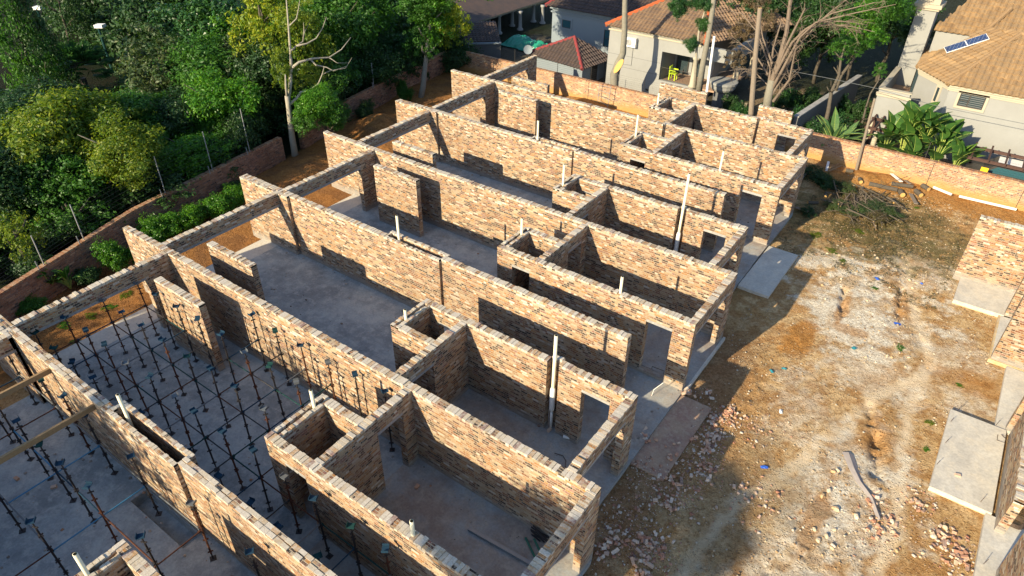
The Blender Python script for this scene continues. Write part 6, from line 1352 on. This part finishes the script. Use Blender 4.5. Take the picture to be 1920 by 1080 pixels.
# felled branches, logs and boards in the far yard corner
for i in range(80):
    c_ = at(rnd.gauss(1622, 33), rnd.gauss(386, 18), 0.1); a = rnd.gauss(-1.0, .8); L = rnd.uniform(.6, 2.1); mb = MB(); z = rnd.uniform(.05, .55); d = Vector((math.cos(a), math.sin(a), rnd.uniform(-.15, .15))); s_ = d.cross(Vector((0, 0, 1)))*rnd.uniform(-.2, .2)
    r0 = rnd.uniform(.012, .045); pts = [-d*L*.5, s_*.5, d*L*.5+Vector((0, 0, -.1))]; mb.tube(pts, [r0, r0*.8, r0*.4], 6, 0, True, 1)
    for _ in range(4):
        f_ = rnd.uniform(-.2, .5); b0 = d*L*f_+s_*(.5-abs(f_)); mb.tube([b0, b0+Vector((rnd.uniform(-.4, .4), rnd.uniform(-.4, .4), rnd.uniform(-.1, .3)))], [r0*.4, .004], 4, cap=False)
    o = mb.build('cut_branch', ['bark' if i % 3 else 'twig', 'cut_wood'], loc=(c_.x, c_.y, gz(c_.x, c_.y)+z), uv=False); tag(o, 'cut branch tangled in the brush heap in the far yard corner', 'branch', 'cut branches in the brush heap')
for i, (px, py, L, az, r_, lb) in enumerate(((1655, 352, 1.3, .1, .11, 'longest dark log lying across the back of the brush heap'), (1690, 350, 1.0, .3, .10, 'dark log lying end to end with the longest log'), (1690, 362, .45, -1.1, .13, 'thick log with pale sawn end right of the brush heap'), (1722, 362, .5, -.9, .12, 'log with orange sawn end nearest the back wall'), (1735, 352, .45, -.7, .12, 'rightmost log near the back wall'), (1677, 375, .3, -1.2, .09, 'short log showing a yellow sawn end below the thick log'), (1565, 352, .4, .5, .09, 'pale ended log in the shadow of the far house'), (1548, 365, .35, -1.4, .08, 'small pale ended log at the shadow edge'), (1525, 378, .5, .6, .08, 'log lying in shadow by the far front pier'), (1592, 322, .35, .2, .10, 'yellow ended log beside the timber pole foot'), (1612, 342, .4, -1.2, .10, 'yellow ended log at the top of the brush heap'), (1555, 335, .35, -.6, .09, 'bluish log in shadow near the white offcut'))):
    c_ = at(px, py, 0); d = Vector((math.cos(az), math.sin(az), 0)); mb = MB(); mb.tube([-d*L/2, d*L/2], [r_, r_*.92], 10, 0, True, 1); tag(mb.build('log', ['bark', 'cut_wood'], loc=(c_.x, c_.y, gz(c_.x, c_.y)+r_*.9), uv=False), lb, 'log')
for px0, py0, px1, py1, wd, mat, lb in ((1670, 330, 1688, 346, .16, 'white_pvc', 'pale board leaning flat near the back wall'), (1708, 362, 1718, 382, .17, 'old_timber', 'grey board slanting by the logs'), (1696, 339, 1705, 347, .14, 'old_timber', 'short grey board next to the pale board'), (1551, 316, 1575, 305, .10, 'timber', 'upper of two timber offcuts in the shadow by the far house'), (1554, 319, 1578, 309, .10, 'timber', 'lower of two timber offcuts in the shadow by the far house'), (1550, 318, 1554, 302, .12, 'white_pvc', 'white post offcut standing in shadow by the far house'), (1493, 385, 1515, 395, .2, 'old_timber', 'weathered board by the far front pier')):
    a = at(px0, py0, .05); e = at(px1, py1, .1); mb = MB(); mb.beam((0, 0, 0), e-a+Vector((0, 0, .03)), wd, .03); tag(mb.build('board', mat, loc=(a.x, a.y, gz(a.x, a.y)+.1), uv=False), lb, 'board')
p0 = at(1283, 722, 0); a = at(1350, 646, -.1); e = at(1408, 606, -.08); mb = MB(); mb.beam((0, 0, 0), e-a, .07, .04); tag(mb.build('board', 'timber', loc=(a.x, a.y, -.05), uv=False), 'thin timber batten on the shaded earth beside the middle house pier', 'board') if False else None
V_, F_ = leaf_cloud(77, 60, 60, .16, .03, 'dome'); 
sh_i = 0
for px, py, r_, m in ((1590, 358, .75, 'leaf_grey'), (1548, 342, .95, 'leaf_dark'), (1522, 322, .85, 'leaf_dark'), (1640, 388, .8, 'leaf_grey'), (1572, 385, .7, 'leaf_grey'), (1612, 395, .75, 'leaf_grey'), (1515, 395, .5, 'leaf_dark'), (1668, 400, .6, 'leaf_grey'), (1600, 372, .7, 'leaf_litter'), (1645, 408, .7, 'leaf_litter')):
    p = at(px, py, .1); t = thing('brush_heap', '', 'cut foliage', (p.x, p.y, 0), 'heaps of cut foliage in the far yard'); t['label'] = 'heap of wilting cut foliage in the far yard corner'; crown(t, 'dome' if sh_i % 2 else 'loose', m, (p.x, p.y, .08), (r_, r_, .38*r_+.1), sh_i, 'foliage'); sh_i += 1
# leaf litter and weeds over the far yard
n = 20000; lx = np.concatenate([rg.normal(2.4, 2.0, n//2), rg.uniform(-.6, 6, n//2)]); ly = np.concatenate([rg.normal(12.3, 1.9, n//2), rg.uniform(6.5, 15.5, n//2)])
kp = (fbm(lx*1.3, ly*1.3, 3, 91) > .5) & (lx > -.6) & (lx < 6) & (ly < 16.8) & (ly > 5); lx = lx[kp]; ly = ly[kp]; n = len(lx); lz = height(lx, ly)+rg.uniform(.01, .07, n)
d = rg.normal(size=(n, 3)); d[:, 2] *= .4; d /= np.linalg.norm(d, axis=1)[:, None]; s_ = np.cross(d, np.array([0, 0, 1.])+rg.normal(size=(n, 3))*.4); s_ /= np.linalg.norm(s_, axis=1)[:, None]
L = rg.uniform(.03, .13, n)[:, None]; c_ = np.stack([lx, ly, lz], -1); o = np_mesh('leaf_litter', np.stack([c_-d*L/2, c_+s_*L*.16, c_+d*L/2, c_-s_*L*.16], 1).reshape(-1, 3), np.arange(n*4).reshape(-1, 4), 'leaf_litter'); o['kind'] = 'stuff'
for i, (px, py, r_) in enumerate(((170, 592, .3), (205, 575, .3), (235, 552, .35), (120, 610, .3), (140, 640, .2), (1688, 652, .22), (1610, 432, .3), (1720, 388, .2), (1580, 490, .2), (1800, 720, .14), (1745, 790, .18), (1738, 840, .14), (1560, 470, .3), (1640, 540, .16), (1530, 440, .4))):
    p = at(px, py, -.1); t = thing('weed', '', 'weed', (p.x, p.y, gz(p.x, p.y)), 'weeds on the bare earth'); t['label'] = 'low green weed tuft growing on bare earth'; crown(t, 'airy', 'leaf_bright' if i % 2 else 'leaf_yellow', (p.x, p.y, gz(p.x, p.y)+.01), (r_*1.1, r_*.9, r_*.2), i, 'foliage')
# prune the unused prototype bricks and stones
for o in list(bpy.data.objects):
    if o.parent is None and o.type == 'MESH' and 'label' not in o and 'kind' not in o: bpy.data.objects.remove(o)
